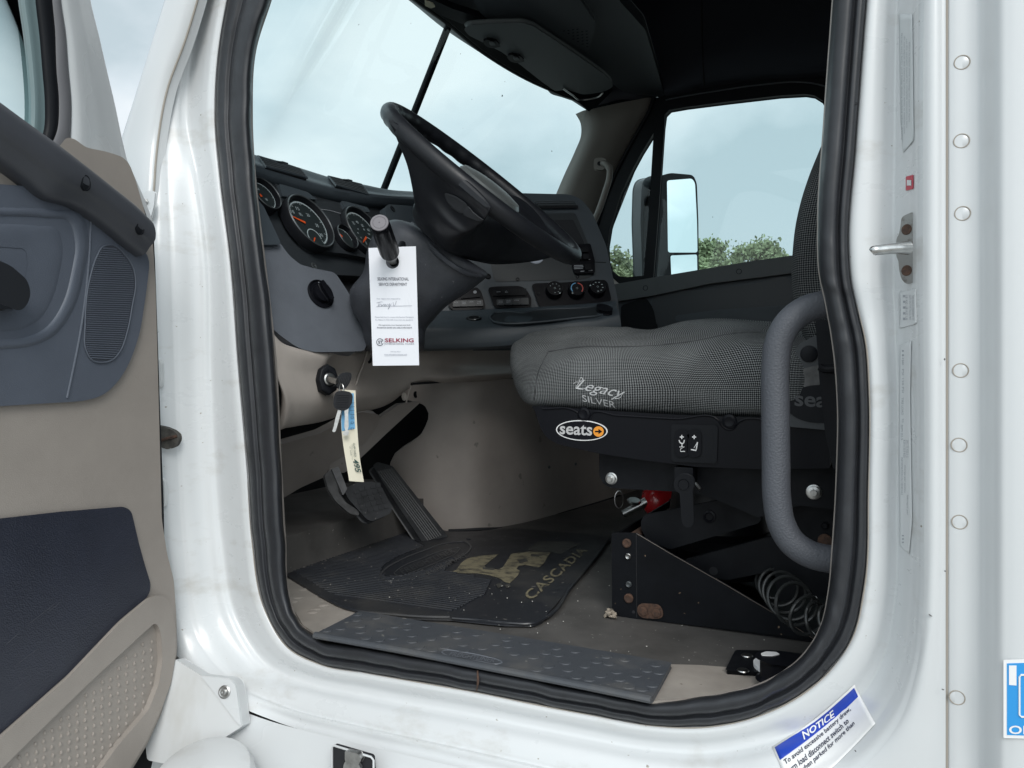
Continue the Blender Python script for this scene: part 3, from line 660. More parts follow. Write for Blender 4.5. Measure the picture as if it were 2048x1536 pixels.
# overhead console
OZ = Plane((0, 0, 2.965), (0.08, 0, -1))
oc = MB(); addslab(oc, rnd([(820,-140),(870,-40),(905,20),(960,52),(1000,60),(1060,52),(1215,160),(1250,185),(1330,196),(1290,60),(1236,0),(1200,-140)], 8), OZ, 0.05, -0.02)
over = oc.build('overhead_console', M['over'], truck, bevel=0.004)
slab('console_panel', rnd([(935,-60),(948,0),(960,24),(972,36),(1060,50),(1120,75),(1177,103),(1184,80),(1190,56),(1189,44),(1160,0),(1120,-60)], 5), OZ, 0.02, M['over'], over, off=0.004, bevel=0.004)
m = MB()
for i in range(7):
    for j in range(8):
        x = 1128 + i * 9 + j * 0.3; y = 62 + j * 6.2 - i * 1.2
        if x < 1180 - max(0, (y - 60)) * 0.05 and y > 58 + 0 * i and y < 66 + i * 6.5: m.lathe(OZ.at(x, y, 0.0045), OZ.n, [(0.0042, 0), (0.0, 0.0004)], 8)
m.build('console_perforations', M['dark'], over)
vis = [(931,58),(941,52),(989,49),(1044,48),(1064,54),(1140,104),(1205,149),(1221,164),(1223,174),(1208,182),(1180,187),(1167,188),(1136,178),(1112,181),(1092,167),(1040,126),(1006,103),(969,84),(941,70)]
M['visor'] = mat('visor_vinyl', (0.105, 0.118, 0.122), 0.6, bump=0.2, bscale=500)
sv = slab('sun_visor', rnd(vis, 5), OZ, 0.016, M['visor'], truck, off=0.035, bevel=0.006, seg=3)
for x, y in [(984, 87), (1032, 117)]:
    slab('visor_clip', rnd([(x-18,y-3),(x-10,y-7),(x+8,y-4),(x+17,y+6),(x+2,y+9),(x-10,y+6)], 3), OZ, 0.012, M['black'], sv, off=0.044, bevel=0.002)
    slab('visor_clip_tab', rnd([(x-6,y-2),(x+4,y-1),(x+8,y+4),(x-3,y+4)], 2), OZ, 0.006, M['visor'], sv, off=0.048, bevel=0.001)
m = MB(); m.tube([OZ.at(x, y, 0.04) for x, y in [(1126,177),(1145,190),(1163,200),(1180,198),(1196,194),(1206,186)]], 0.0035, 8, n=24); m.build('visor_rod', M['metal'], sv)
# sun visor bracket with tag, far left
slab('visor_bracket', rnd([(850,2),(866,8),(871,14),(862,17),(850,12)], 2), OZ, 0.004, mat('paper_tag', (0.5, 0.48, 0.36), 0.7), over, off=0.05)
slab('trim_rail', rnd([(845,-10),(905,18),(975,40),(985,50),(925,48),(880,30),(850,8)], 4), OZ, 0.02, M['black'], over, off=0.01, bevel=0.003)
# roof, side cap above the passenger door, rear walls: dark lining closes the cab
m = MB()
m.face([(-1.30, -0.02, 3.34), (2.0, -0.02, 3.34), (2.0, 2.12, 3.34), (-1.30, 2.12, 3.34)])
m.face([(-1.30, -0.02, 3.37), (2.0, -0.02, 3.37), (2.0, 2.12, 3.37), (-1.30, 2.12, 3.37)])
m.build('cab_roof', M['roofl'], truck, smooth=False)
sp_ = [(1100,186),(1194,206),(1228,197),(1283,193),(1310,186),(1331,190),(1413,173),(1526,158),(1654,151),(1760,140)]
lowc = cr([P(x, y, Y=2.06) for x, y in sp_], 50); 
rows = [lowc + np.array([0, 0.04, 0.004]), lowc, lowc + np.array([0, -0.045, 0.012]), lowc + np.array([0, -0.06, 0.04]), lowc + np.array([0, -0.05, 0.2]), lowc + np.array([0, -0.02, 0.62])]
m = MB(); m.grid(np.stack([cr(np.array(rows)[:, j], 24) for j in range(50)], 1)); sh_ = m.build('side_header', M['roofl'], truck)
m = MB(); m.tube([P(x, y, Y=1.995) for x, y in [(1403,-10),(1404,60),(1406,120),(1408,172)]], 0.003, 6, n=10); m.build('header_joint', M['dark'], sh_)
m = MB()
m.box((0.95, 1.04, 2.3), (0.03, 2.2, 2.3)); m.build('rear_curtain', M['roofl'], truck)
m = MB(); m.box((0.55, 2.13, 2.5), (0.9, 0.03, 1.8)); m.box((0.20, 2.135, 3.14), (2.1, 0.03, 0.52)); m.build('passenger_rear_wall', M['roofl'], truck)
# inside of the driver-side wall behind the opening
m = MB(); m.box((0.55, 0.03, 2.4), (1.0, 0.03, 2.2)); m.build('driver_rear_wall', M['dark'], truck)
# over-door rail and upper body side, keeping the top shut
m = MB(); m.box((-0.3, 0.03, 3.25), (2.4, 0.1, 0.35)); m.build('driver_header', M['dark'], truck)
# ---------------- passenger mirror outside
mp_ = Plane(P(1345, 440, Y=2.42), (0.86, -0.5, 0))
mi = MB(); addslab(mi, rnd([(1320,353),(1341,347),(1386,351),(1393,366),(1396,442),(1397,560),(1300,575),(1303,420)], 7), mp_, 0.05, 0.0)
mir = mi.build('side_mirror', M['black'], truck, bevel=0.01, seg=3)
slab('mirror_back', rnd([(1284,373),(1290,357),(1306,352),(1330,352),(1330,560),(1286,560),(1282,442)], 8), mp_, 0.06, mat('mirror_shell', (0.09, 0.10, 0.11), 0.3), mir, off=-0.055, bevel=0.01, seg=3)
M['mirror'] = mat('mirror_glass', (0.88, 0.95, 0.95), 0.02, metal=1.0)
slab('mirror_pane', rnd([(1334,361),(1384,357),(1390,366),(1394,442),(1395,505),(1336,505)], 5), mp_, 0.002, M['mirror'], mir, off=0.003)
slab('convex_pane', rnd([(1341,511),(1394,509),(1395,560),(1343,560)], 4), mp_, 0.002, M['mirror'], mir, off=0.003)
# ---------------- trees across the lot
M['leaf'] = mat('leaves', (0.25, 0.32, 0.18), 0.8, col2=(0.15, 0.20, 0.11), vscale=0.6)  # distance haze is mixed into both leaf colours, lighter and greyer
M['leaf2'] = mat('leaves_pale', (0.24, 0.28, 0.16), 0.7, col2=(0.12, 0.16, 0.09), vscale=0.6)
M['bark'] = mat('bark', (0.09, 0.075, 0.06), 0.9, var=0.4, vscale=6)
def tree(name, label, cx_, cy_, base_z, h, r, leafm, dens=2600, group='trees across the lot', seed=1, lsz=0.11):
    rg = np.random.RandomState(seed); root = thing(name, label, 'tree', (cx_, cy_, base_z), group)
    t = MB(); tp = [(cx_, cy_, base_z), (cx_ + 0.2, cy_, base_z + h * 0.35), (cx_ - 0.1, cy_ + 0.2, base_z + h * 0.7)]
    t.tube(tp, [0.22, 0.16, 0.07], 8, n=8)
    cl = []
    for k in range(34):
        a = rg.uniform(0, 2 * math.pi); z = rg.uniform(0.32, 0.97); rr = r * math.sqrt(max(0.05, 1 - ((z - 0.55) / 0.5) ** 2)) * rg.uniform(0.45, 1.0)
        c = np.array([cx_ + rr * math.cos(a), cy_ + rr * math.sin(a), base_z + h * z]); cl.append((c, r * rg.uniform(0.2, 0.38)))
        if k < 12: t.tube([(cx_, cy_, base_z + h * 0.35), tuple((c + np.array([cx_, cy_, base_z + h * 0.4])) / 2 + rg.normal(0, 0.1, 3)), tuple(c)], [0.08, 0.05, 0.02], 5, n=6)
    t.build('trunk', M['bark'], root)
    L_ = MB(); V = []; Fc = []
    for k in range(dens):
        c, cr_ = cl[rg.randint(len(cl))]; p = c + rg.normal(0, 1, 3) * cr_ * 0.42
        u = rg.normal(0, 1, 3); u /= np.linalg.norm(u); v = np.cross(u, rg.normal(0, 1, 3)); v /= np.linalg.norm(v); s_ = lsz * rg.uniform(0.6, 1.5)
        b = len(V); V += [p - u * s_, p - v * s_ * 0.6, p + u * s_, p + v * s_ * 0.6]; Fc.append([b, b + 1, b + 2, b + 3])
    L_.raw(V, Fc); L_.build('crown', leafm, root, smooth=False)
def tpos(px, dist): r = ray(px, 743); return (r.x * dist, -1.15 + r.y * dist)
for i, (px, dist, pxtop, r, lm, lab) in enumerate([(1228, 38, 512, 1.5, 'leaf2', 'pale bushy tree seen through the small front quarter window, leftmost of the row'), (1268, 40, 528, 1.6, 'leaf2', 'pale low tree just left of the window divider bar'),
        (1412, 44, 494, 1.6, 'leaf', 'green tree top just right of the passenger mirror'), (1445, 46, 500, 1.8, 'leaf', 'shorter green tree between the mirror and the tallest crown'), (1482, 45, 484, 1.7, 'leaf', 'tallest rounded green tree in the middle of the passenger window'),
        (1518, 44, 490, 1.4, 'leaf', 'small round green tree at the right end of the row')]):
    x, y = tpos(px, dist); h = 1.75 + (743 - pxtop) / FPX * dist
    tree('leafy_tree', lab, x, y, 0.0, h * 1.02, r * 1.3, M[lm], seed=i + 3, dens=8000)
# ------------------------------------------------------------------ dashboard
CN = Vector((0.883, -0.008, 0.469))
CPl = Plane(P(620, 444, X=-1.2), CN)
dash = MB()
ridge = [(470,300),(503,309),(539,318),(609,340),(654,354),(730,371),(769,379),(820,383),(900,388),(1000,390),(1052,391)]
brow = [(470,330),(509,341),(539,352),(609,374),(654,386),(700,396),(750,402),(820,405),(900,410),(1000,412),(1052,414)]
rx = -1.36; bx = -1.27
a_ = cr([P(x, y, X=rx) for x, y in ridge], 90); b_ = cr([P(x, y, X=bx) for x, y in brow], 90)
far_ = cr([P(x, y + 2, X=rx - 0.2) for x, y in ridge], 90); far_[:, 2] = a_[:, 2] - 0.02; far_[:, 0] = rx - 0.3; far_[:, 1] = a_[:, 1]
und = b_.copy(); und[:, 0] -= 0.06; und[:, 2] -= 0.02
rows = [far_, a_ + np.array([-0.03, 0, -0.001]), a_, lerpc(a_, b_, 0.5) + np.array([0.006, 0, 0.004]), b_, b_ + np.array([-0.004, 0, -0.008]), und]
dash.grid(np.stack([cr(np.array(rows)[:, j], 40) for j in range(90)], 1))
dsh = dash.build('dashboard', M['char'], truck)
# cluster face behind everything
cf = [(480,330),(509,345),(609,378),(691,398),(750,404),(830,408),(900,412),(900,560),(669,549),(648,545),(609,539),(575,520),(555,480),(527,420),(505,400),(480,400)]
M['face'] = mat('cluster_face', (0.028, 0.033, 0.038), 0.42, bump=0.2, bscale=600)
clus = slab('instrument_panel', rnd(cf, 4), CPl, 0.06, M['face'], dsh, off=-0.028, bevel=0.003)
# raised inner bezel carrying the gauges
bz = [(550,367),(559,372),(566,388),(592,392),(640,404),(660,404),(684,408),(692,420),(720,424),(760,440),(830,470),(830,530),(738,516),(690,506),(640,501),(628,498),(609,484),(590,455),(565,405)]
slab('gauge_bezel', rnd(bz, 5), CPl, 0.02, M['face'], dsh, off=-0.010, bevel=0.0025)
for q in ([(558,368),(569,370),(615,384),(634,399),(565,392)], [(683,402),(694,404),(735,415),(740,424),(690,418)]):
    slab('bezel_plate', rnd(q, 2), CPl, 0.012, M['char'], dsh, off=-0.003, bevel=0.0015)
m = MB(); m.tube([CPl.at(x, y, -0.009) for x, y in [(636,418),(660,421),(688,429)]], 0.0009, 5); m.build('bezel_line', M['greyp'], dsh)
GU = Vector((0, 1, 0)); GV = CN.cross(GU) * -1
GV = Vector((-CN.z, 0, CN.x)).normalized()
M['dial'] = mat('dial_face', (0.022, 0.03, 0.032), 0.35)
M['dialw'] = mat('dial_print', (0.42, 0.50, 0.52), 0.4); M['needle'] = mat('needle_orange', (0.75, 0.10, 0.02), 0.4)
M['ring'] = mat('gauge_ring', (0.085, 0.095, 0.10), 0.3, metal=0.4)
def gauge(px, py, R, off, nums, needle, arc=(200, -50), sub=None, ticks=30):
    """needle: (pixel tip) ; nums: list of (text, px, py, h)"""
    c = CPl.at(px, py, off); ax = (GU, GV, CN)
    m = MB(); mats = [M['black'], M['dial'], M['dialw'], M['ring'], M['needle']]
    m.lathe(c, CN, [(R * 1.06, -0.02), (R * 1.06, 0.003), (R * 1.03, 0.006)], 56, ax2=ax)
    m.cur = 3; m.lathe(c, CN, [(R * 1.03, 0.006), (R * 1.0, 0.0078), (R * 0.97, 0.006)], 56, ax2=ax); 
    m.f = [q for q in m.f if len(q) == 4]; m.m = m.m[:len(m.f)]; m.uv = m.uv[:len(m.f)]
    m.cur = 0; nf = len(m.f)
    m.lathe(c, CN, [(R * 0.97, 0.006), (R * 0.9, -0.006)], 56, ax2=ax); m.f = m.f[:nf + 56]; m.m = m.m[:nf + 56]; m.uv = m.uv[:nf + 56]
    m.m = [0] * 112 + [3] * 112 + [0] * 56 if False else m.m
    m.cur = 1; m.face([c + GU * (R * 0.92 * math.cos(a)) + GV * (R * 0.92 * math.sin(a)) + CN * (-0.006) for a in np.linspace(0, 2 * math.pi, 48, endpoint=False)])
    m.cur = 2
    def pt(r, a, o=-0.005): a = math.radians(a); return c + GU * (r * R * math.cos(a)) + GV * (r * R * math.sin(a)) + CN * o
    A = np.linspace(arc[0], arc[1], 50)
    m.grid(np.array([[tuple(pt(0.80, a)) for a in A], [tuple(pt(0.845, a)) for a in A]]))
    for i, a in enumerate(np.linspace(arc[0], arc[1], ticks + 1)):
        L_ = 0.70 if i % 5 == 0 else 0.76; w_ = 0.010 if i % 5 == 0 else 0.006
        da = math.degrees(w_ / 0.78)
        m.face([pt(L_, a - da, -0.0052), pt(0.81, a - da, -0.0052), pt(0.81, a + da, -0.0052), pt(L_, a + da, -0.0052)])
    for s_, x, y, h in nums:
        q = CPl.at(x, y, off - 0.0045); w_ = h * 0.62 * len(s_)
        addtext(m, s_, q - GU * w_ / 2 - GV * h / 2, q + GU * w_ / 2 - GV * h / 2, q - GU * w_ / 2 + GV * h / 2)
    if sub:
        sx2, sy2, sr = sub; q = CPl.at(sx2, sy2, off - 0.0046)
        for A0, A1, r0, r1 in ((195, 0, 0.9, 1.0),):
            Aa = np.radians(np.linspace(A0, A1, 24))
            m.grid(np.array([[tuple(q + GU * (sr * r_ * math.cos(a)) + GV * (sr * r_ * math.sin(a))) for a in Aa] for r_ in (r0, r1)]))
    if needle:
        m.cur = 4; (x0, y0), (x1, y1) = needle; p0 = CPl.at(x0, y0, off - 0.002); p1 = CPl.at(x1, y1, off - 0.002); d_ = (p1 - p0); s_ = d_.cross(CN).normalized()
        m.prism([p0 - s_ * 0.0028, p1 - s_ * 0.0010, p1 + s_ * 0.0010, p0 + s_ * 0.0028], CN * -0.0015)
        if sub:
            q = CPl.at(sub[0], sub[1], off - 0.003); m.prism([q - GU * 0.002, q + GU * 0.002, q - GU * 0.008 + GV * -0.012, q - GU * 0.010 - GV * 0.011], CN * -0.001)
    o = m.build('gauge', mats, dsh, ang=60); return o
gauge(620, 444, 0.0700, 0.0, [('10', 585, 423, 0.009), ('15', 595, 417, 0.009), ('20', 616, 430, 0.009), ('25', 634, 451, 0.009), ('30', 642.5, 470, 0.009), ('RPM', 600, 427, 0.0045), ('x100', 602, 430, 0.0045)], ((611, 445), (586, 433)), (168, -62), sub=(630, 475, 0.024))
gauge(728, 462, 0.0700, 0.0, [('35', 707, 446, 0.0085), ('45', 714, 444, 0.0085), ('55', 725, 451, 0.0085), ('65', 737, 460, 0.0085), ('60', 716, 458, 0.005), ('40', 716, 466, 0.005), ('80', 728, 459, 0.005), ('100', 738, 468, 0.005), ('20', 722, 475, 0.005), ('0', 722, 483, 0.005)], ((733, 474), (727, 484)), (175, -62), sub=(741, 488, 0.02))
gauge(692.5, 475, 0.034, 0.0, [], ((685, 473), (680, 468)), (160, 0), ticks=8)
gauge(530, 389, 0.040, -0.008, [('60', 516, 378, 0.006), ('90', 533, 399, 0.006)], ((524, 393), (520, 387)), (130, -60), ticks=15)
# small screws on the cluster
for (x, y, s_) in [(628, 532, 0.009), (540, 369, 0.006)]:
    m = MB(); m.lathe(CPl.at(x, y, -0.026), CN, [(s_, 0), (s_ * 0.95, 0.0015), (s_ * 0.6, 0.002), (s_ * 0.5, 0.0), (0, 0)], 16); m.build('panel_screw', M['ring'], dsh)
M['ventl'] = mat('vent_slat', (0.075, 0.085, 0.092), 0.4)
# vents on the brow
def vent(q, X, nb, name='air_vent', tabs=True):
    (tl, tr, br, bl) = [P(x, y, X=X + k) for (x, y), k in zip(q, (-0.055, -0.055, 0.018, 0.018))]
    pl = Plane((tl + tr + br + bl) / 4, (tr - tl).cross(bl - tl)); n = pl.n
    m = MB(); m.prism([p + n * 0.0015 for p in (tl, bl, br, tr)], -n * 0.006); o = m.build(name, M['dark'], dsh, smooth=False)
    m = MB()
    for i in range(nb):
        t = (i + 0.55) / nb; a = tl.lerp(bl, t); b = tr.lerp(br, t); m.tube([a + n * 0.004, a.lerp(b, 0.5) + n * 0.005, b + n * 0.004], 0.0026, 6)
    so_ = m.build('vent_slats', M['ventl'], o)
    m = MB(); m.tube([tl + n * 0.003, tr + n * 0.003, br + n * 0.003, bl + n * 0.003], 0.003, 6, closed=True); m.build('vent_frame', M['char'], o)
    c = tl.lerp(bl, 0.05).lerp(tr.lerp(br, 0.05), 0.5); u = (tr - tl).normalized(); v = (bl - tl).normalized()
    m = MB(); m.tube([c - u * 0.02 + v * 0.02 + n * 0.009, c + v * 0.010 + n * 0.009, c + u * 0.004 + v * 0.004 + n * 0.009, c + u * 0.025 + n * 0.008], 0.0022, 6); m.build('vent_tab', M['char'], o)
    return o
vent([(515,315),(598,340),(613,358),(531,336)], -1.288, 5)
vent([(656,355),(722,371),(736,391),(671,373)], -1.288, 5)
# left cheek and light-switch pod
chk = Plane(P(540, 440, X=-1.17), (0.9, -0.15, 0.38))
slab('side_cheek', rnd([(500,352),(505,354),(512,396),(527,414),(560,484),(556,488),(520,488),(505,480)], 3), chk, 0.06, M['char'], dsh, off=-0.02, bevel=0.005)
PPd = Plane(P(640, 588, X=-1.125), (0.915, -0.195, 0.353))
podp = [(519,490),(535,489),(559,489),(566,500),(578,515),(600,533),(630,541),(650,545),(666,548),(672,553),(692,583),(714,622),(727,646),(729,690),(724,698),(683,699),(628,700),(597,692),(558,664),(539,646),(524,610)]
pod = slab('switch_pod', rnd(podp, [0,6,6,8,8,8,8,8,6,6,10,12,14,10,6,6,14,14,14,10,0]), PPd, 0.16, M['pod'], dsh, off=0.0, bevel=0.016, seg=5)
pu, pv, pn = basis(PPd.n)
c = PPd.at(641, 588, 0.001); R = 0.034
m = MB(); m.lathe(c, pn, [(R * 1.0, 0), (R * 1.0, 0.003), (R * 0.93, 0.004), (R * 0.9, 0.001), (R * 0.66, 0.001), (R * 0.62, 0.010), (R * 0.3, 0.013), (0, 0.013)], 40, ax2=(pu, pv, pn)); sw_ = m.build('light_switch', M['gloss'], pod)
m = MB(); a = math.radians(112); du_ = pu * math.cos(a) + pv * math.sin(a); dw = pn.cross(du_)
m.prism([c + pn * 0.013 + du_ * s1 * R * 0.60 + dw * s2 * R * 0.17 for s1, s2 in ((-1, -0.7), (-1, 0.7), (0.2, 1), (1, 0.6), (1, -0.6), (0.2, -1))][::-1], pn * 0.012); m.build('switch_grip', M['gloss'], sw_, bevel=0.0025, seg=3)
m = MB()
for aa in (60, 38, 85, 15): 
    q = c + pn * 0.0015 + pu * (R * 0.8 * math.cos(math.radians(aa))) + pv * (R * 0.8 * math.sin(math.radians(aa))); m.lathe(q, pn, [(0.0022, 0), (0.0, 0.0003)], 8)
m.build('switch_marks', M['greyp'], sw_)
# storage slot under the cluster
slot = Plane(P(700, 565, X=-1.2), CN)
slab('storage_slot', rnd([(663,543),(668,541),(760,555),(760,600),(700,600),(692,583),(672,553)], 3), slot, 0.02, M['dark'], dsh, off=0.002)
# ---------------- centre stack
SN = Vector((0.47, -0.80, 0.37)); SP = Plane(P(1153, 581, d=2.25), SN)
st = [(840,384),(1052,392),(1138,394),(1158,402),(1178,426),(1206,492),(1229,600),(1232,630),(1232,650),(840,650)]
stk = slab('centre_stack', rnd(st, [0,3,10,10,10,10,8,0,0,0]), SP, 0.16, M['char'], dsh, off=0.0, bevel=0.010, seg=4)
# shelf and lower roll
rA = [(838,624),(900,622),(960,620),(1060,616),(1150,610),(1200,606),(1229,602)]
rB = [(836,650),(900,651),(960,650),(1036,648),(1153,639),(1205,633),(1238,624)]
rC = [(836,692),(900,690),(960,688),(1036,683),(1153,672),(1205,668),(1243,662)]
n_ = 60
A3 = cr([SP.at(x, y, 0.004) for x, y in rA], n_); B3 = cr([SP.at(x, y, 0.115) for x, y in rB], n_); C3 = cr([SP.at(x, y, 0.10) for x, y in rC], n_)
sn = np.array(SN)
rows = [A3 - sn * 0.02, A3, lerpc(A3, B3, 0.5), B3 + np.array([0, 0, 0.001]) - sn * 0.006, B3 + np.array([0, 0, -0.006]), lerpc(B3, C3, 0.5) + sn * 0.004, C3, C3 - np.array([0.5, -0.85, 0]) * 0.12]
m = MB(); g = np.stack([cr(np.array(rows)[:, j], 48) for j in range(n_)], 1); m.grid(g); m.face([Vector(p) for p in g[:, -1]]); m.face([Vector(p) for p in g[::-1, 0]])
shelf = m.build('stack_shelf', M['char'], dsh)
ShP = plane3(Vector(A3[20]), Vector(A3[50]), Vector(B3[35]))
# cup tray: raised rim + darker hollow
tray = [(981,634),(986,628),(1000,625),(1020,624),(1045,626),(1064,622),(1176,615),(1200,612),(1226,615),(1227,620),(1212,627),(1150,636),(1075,644),(1026,647),(1000,646),(984,641)]
tp = curve2(tray, 70)
M['tray'] = mat('tray_hollow', (0.020, 0.024, 0.028), 0.5)
addm = MB(); addslab(addm, [(1005 + (x - 1005) * 0.97 + 2, y * 1.0 - 0.6) for x, y in tp], ShP, 0.004, 0.004); tr_ = addm.build('cup_tray', M['tray'], shelf)
m = MB(); m.tube([ShP.at(x, y, 0.005) for x, y in tp], 0.0030, 8, closed=True); m.build('tray_rim', M['char'], tr_)
m = MB(); lw_ = [ShP.at(x, y, 0.004) for x, y in curve2([(1008,642),(1030,645),(1062,642),(1066,638),(1040,634),(1012,636)], 30)]; m.face([p + ShP.n * 0.002 for p in lw_]); m.build('tray_floor', M['char'], tr_)
m = MB(); cc_ = ShP.at(948, 639, 0.001); su, sv_, s_n = basis(ShP.n)
m.lathe(cc_, ShP.n, [(0.021, -0.002), (0.021, 0.004), (0.0195, 0.005)], 30); lt = m.build('power_socket', M['gloss'], shelf)
m = MB(); m.lathe(cc_, ShP.n, [(0.0185, 0.004), (0.0175, 0.0062), (0.0150, 0.0062), (0.014, 0.003), (0, 0.002)], 30); m.f = m.f; o = m.build('socket_ring', [M['metal']], lt)
m = MB(); m.lathe(cc_, ShP.n, [(0.0145, 0.0066), (0.0, 0.0066)], 24); m.build('socket_hole', M['dark'], lt)
slab('rubber_grommet', rnd([(1193,612),(1197,607),(1212,609),(1225,616),(1224,621),(1212,622),(1198,618)], 3), ShP, 0.012, M['gloss'], shelf, off=0.018, bevel=0.004)
# upper recess and trim lines on the stack
slab('stack_recess', rnd([(985,430),(1092,428),(1150,427),(1172,480),(1186,525),(1188,548),(1172,557),(990,562),(983,531)], 6), SP, 0.01, mat('recess_face', (0.024, 0.030, 0.034), 0.4), stk, off=0.002, bevel=0.002)
slab('recess_screen', rnd([(1086,441),(1146,440),(1168,486),(1160,498),(1100,500)], 3), SP, 0.01, M['dark'], stk, off=0.004, bevel=0.001)
for (x, y, r_) in [(1017, 515, 0.019), (1071, 513, 0.024)]:
    m = MB(); m.lathe(SP.at(x, y, 0.003), SN, [(r_ * 1.05, 0), (r_, 0.002), (0, 0.002)], 36); m.build('round_sticker', mat('pale_disc', (0.42, 0.45, 0.52), 0.5), stk)
blk = slab('switch_column', rnd([(1150,490),(1180,488),(1188,520),(1189,545),(1150,546),(1145,530)], 3), SP, 0.02, M['gloss'], stk, off=0.012, bevel=0.002)
m = MB()
for k, (x, y, w_) in enumerate([(1148,532,18),(1148,535,19),(1148,538,18),(1161,543.5,8),(1177,542,8),(1155,521,8),(1172,520,8)]):
    a = [(x, y), (x + w_, y - 0.8), (x + w_, y - 2.0), (x, y - 1.3)]; m.face([SP.at(px, py, 0.0126) for px, py in a])
m.build('switch_print', M['greyp'], blk)
for (x, y) in [(1156,500),(1170,499),(1157,514),(1172,513),(1176,534)]:
    slab('rocker_switch', rnd([(x-6,y-5),(x+5,y-6),(x+7,y+4),(x-5,y+5)], 1.5), SP, 0.02, M['black'], blk, off=0.020, bevel=0.002)
m = MB(); m.tube([SP.at(x, y, 0.0008) for x, y in [(1188,524),(1212,525)]], 0.0012, 6); m.build('panel_split', M['dark'], stk)
for x, y, r_ in [(976,553,0.009),(1155,554,0.006),(1035,559,0.006)]:
    m = MB(); m.lathe(SP.at(x, y, 0.001), SN, [(r_, 0), (r_ * 0.9, 0.003), (r_ * 0.55, 0.003), (r_ * 0.5, 0.0005), (0, 0.0005)], 18); m.build('panel_screw', M['black'], stk)
# switch banks
def bank(out, rowL, rowU, n, texts):
    b = slab('switch_bank', rnd(out, 4), SP, 0.02, M['gloss'], stk, off=0.010, bevel=0.0025)
    (x0, yt0, yb0), (x1, yt1, yb1) = rowL
    for i in range(n):
        t0, t1 = (i + 0.06) / n, (i + 0.94) / n; f = lambda t, a, c_: a + (c_ - a) * t
        q = [(f(t0, x0, x1), f(t0, yt0, yt1)), (f(t1, x0, x1), f(t1, yt0, yt1)), (f(t1, x0, x1) + 0.8, f(t1, yb0, yb1)), (f(t0, x0, x1) + 0.8, f(t0, yb0, yb1))]
        s = slab('rocker_switch', rnd(q, 1), SP, 0.01, M['face'], b, off=0.0155, bevel=0.0012)
        m = MB(); xa, ya = q[0]; w_ = q[1][0] - xa; lines = texts[i]
        for k, tx in enumerate(lines):
            yy = ya + 4.0 + k * 3.0
            ptext(m, tx, SP, (xa + w_ * 0.2, yy), (xa + w_ * 0.8, yy - 0.2), (xa + w_ * 0.2, yy - 2.2), off=0.0158)
        if lines: m.build('switch_legend', M['greyp'], s)
    (x0, yt0, yb0), (x1, yt1, yb1) = rowU
    for i in range(n):
        t0, t1 = (i + 0.04) / n, (i + 0.96) / n
        q = [(x0 + (x1 - x0) * t0, yt0 + (yt1 - yt0) * t0), (x0 + (x1 - x0) * t1, yt0 + (yt1 - yt0) * t1), (x0 + (x1 - x0) * t1, yb0 + (yb1 - yb0) * t1), (x0 + (x1 - x0) * t0, yb0 + (yb1 - yb0) * t0)]
        slab('rocker_switch', rnd(q, 1), SP, 0.01, M['black'], b, off=0.0145, bevel=0.0012)
    return b
b1 = bank([(897,609),(907,596),(925,588),(940,578),(954,576),(961,584),(967,603),(969,614),(960,617),(907,619)], ((905,602,612.5),(966,600,611)), ((922,591,597),(961,586,593)), 4, [['PANEL'],['MAX','SPEED'],['ADR'],['AIR','SUSP']])
b2 = bank([(978,580),(980,576),(990,574.5),(1036,573),(1046,576),(1052,581),(1061,596),(1061,610),(1055,614),(997,615),(989,611)], ((993,599.5,609.5),(1057,596,608)), ((985,580,591),(1053,577,590)), 4, [['CRUISE','ON/OFF'],['CRUISE','SET'],['ON'],[]])
m = MB()
for (x, y, w_) in [(950, 584, 8)]: m.lathe(SP.at(x, y, 0.0157), SN, [(0.005, 0), (0.0035, 0.0004), (0.0034, 0)], 12)
m.tube([SP.at(993, 584, 0.016), SP.at(1001, 583.6, 0.016)], 0.0007, 4); m.tube([SP.at(x, y, 0.016) for x, y in [(1010,584.5),(1013,581.5),(1016,584.3),(1010,584.5)]], 0.0006, 4); m.build('switch_symbols', M['greyp'], b2)
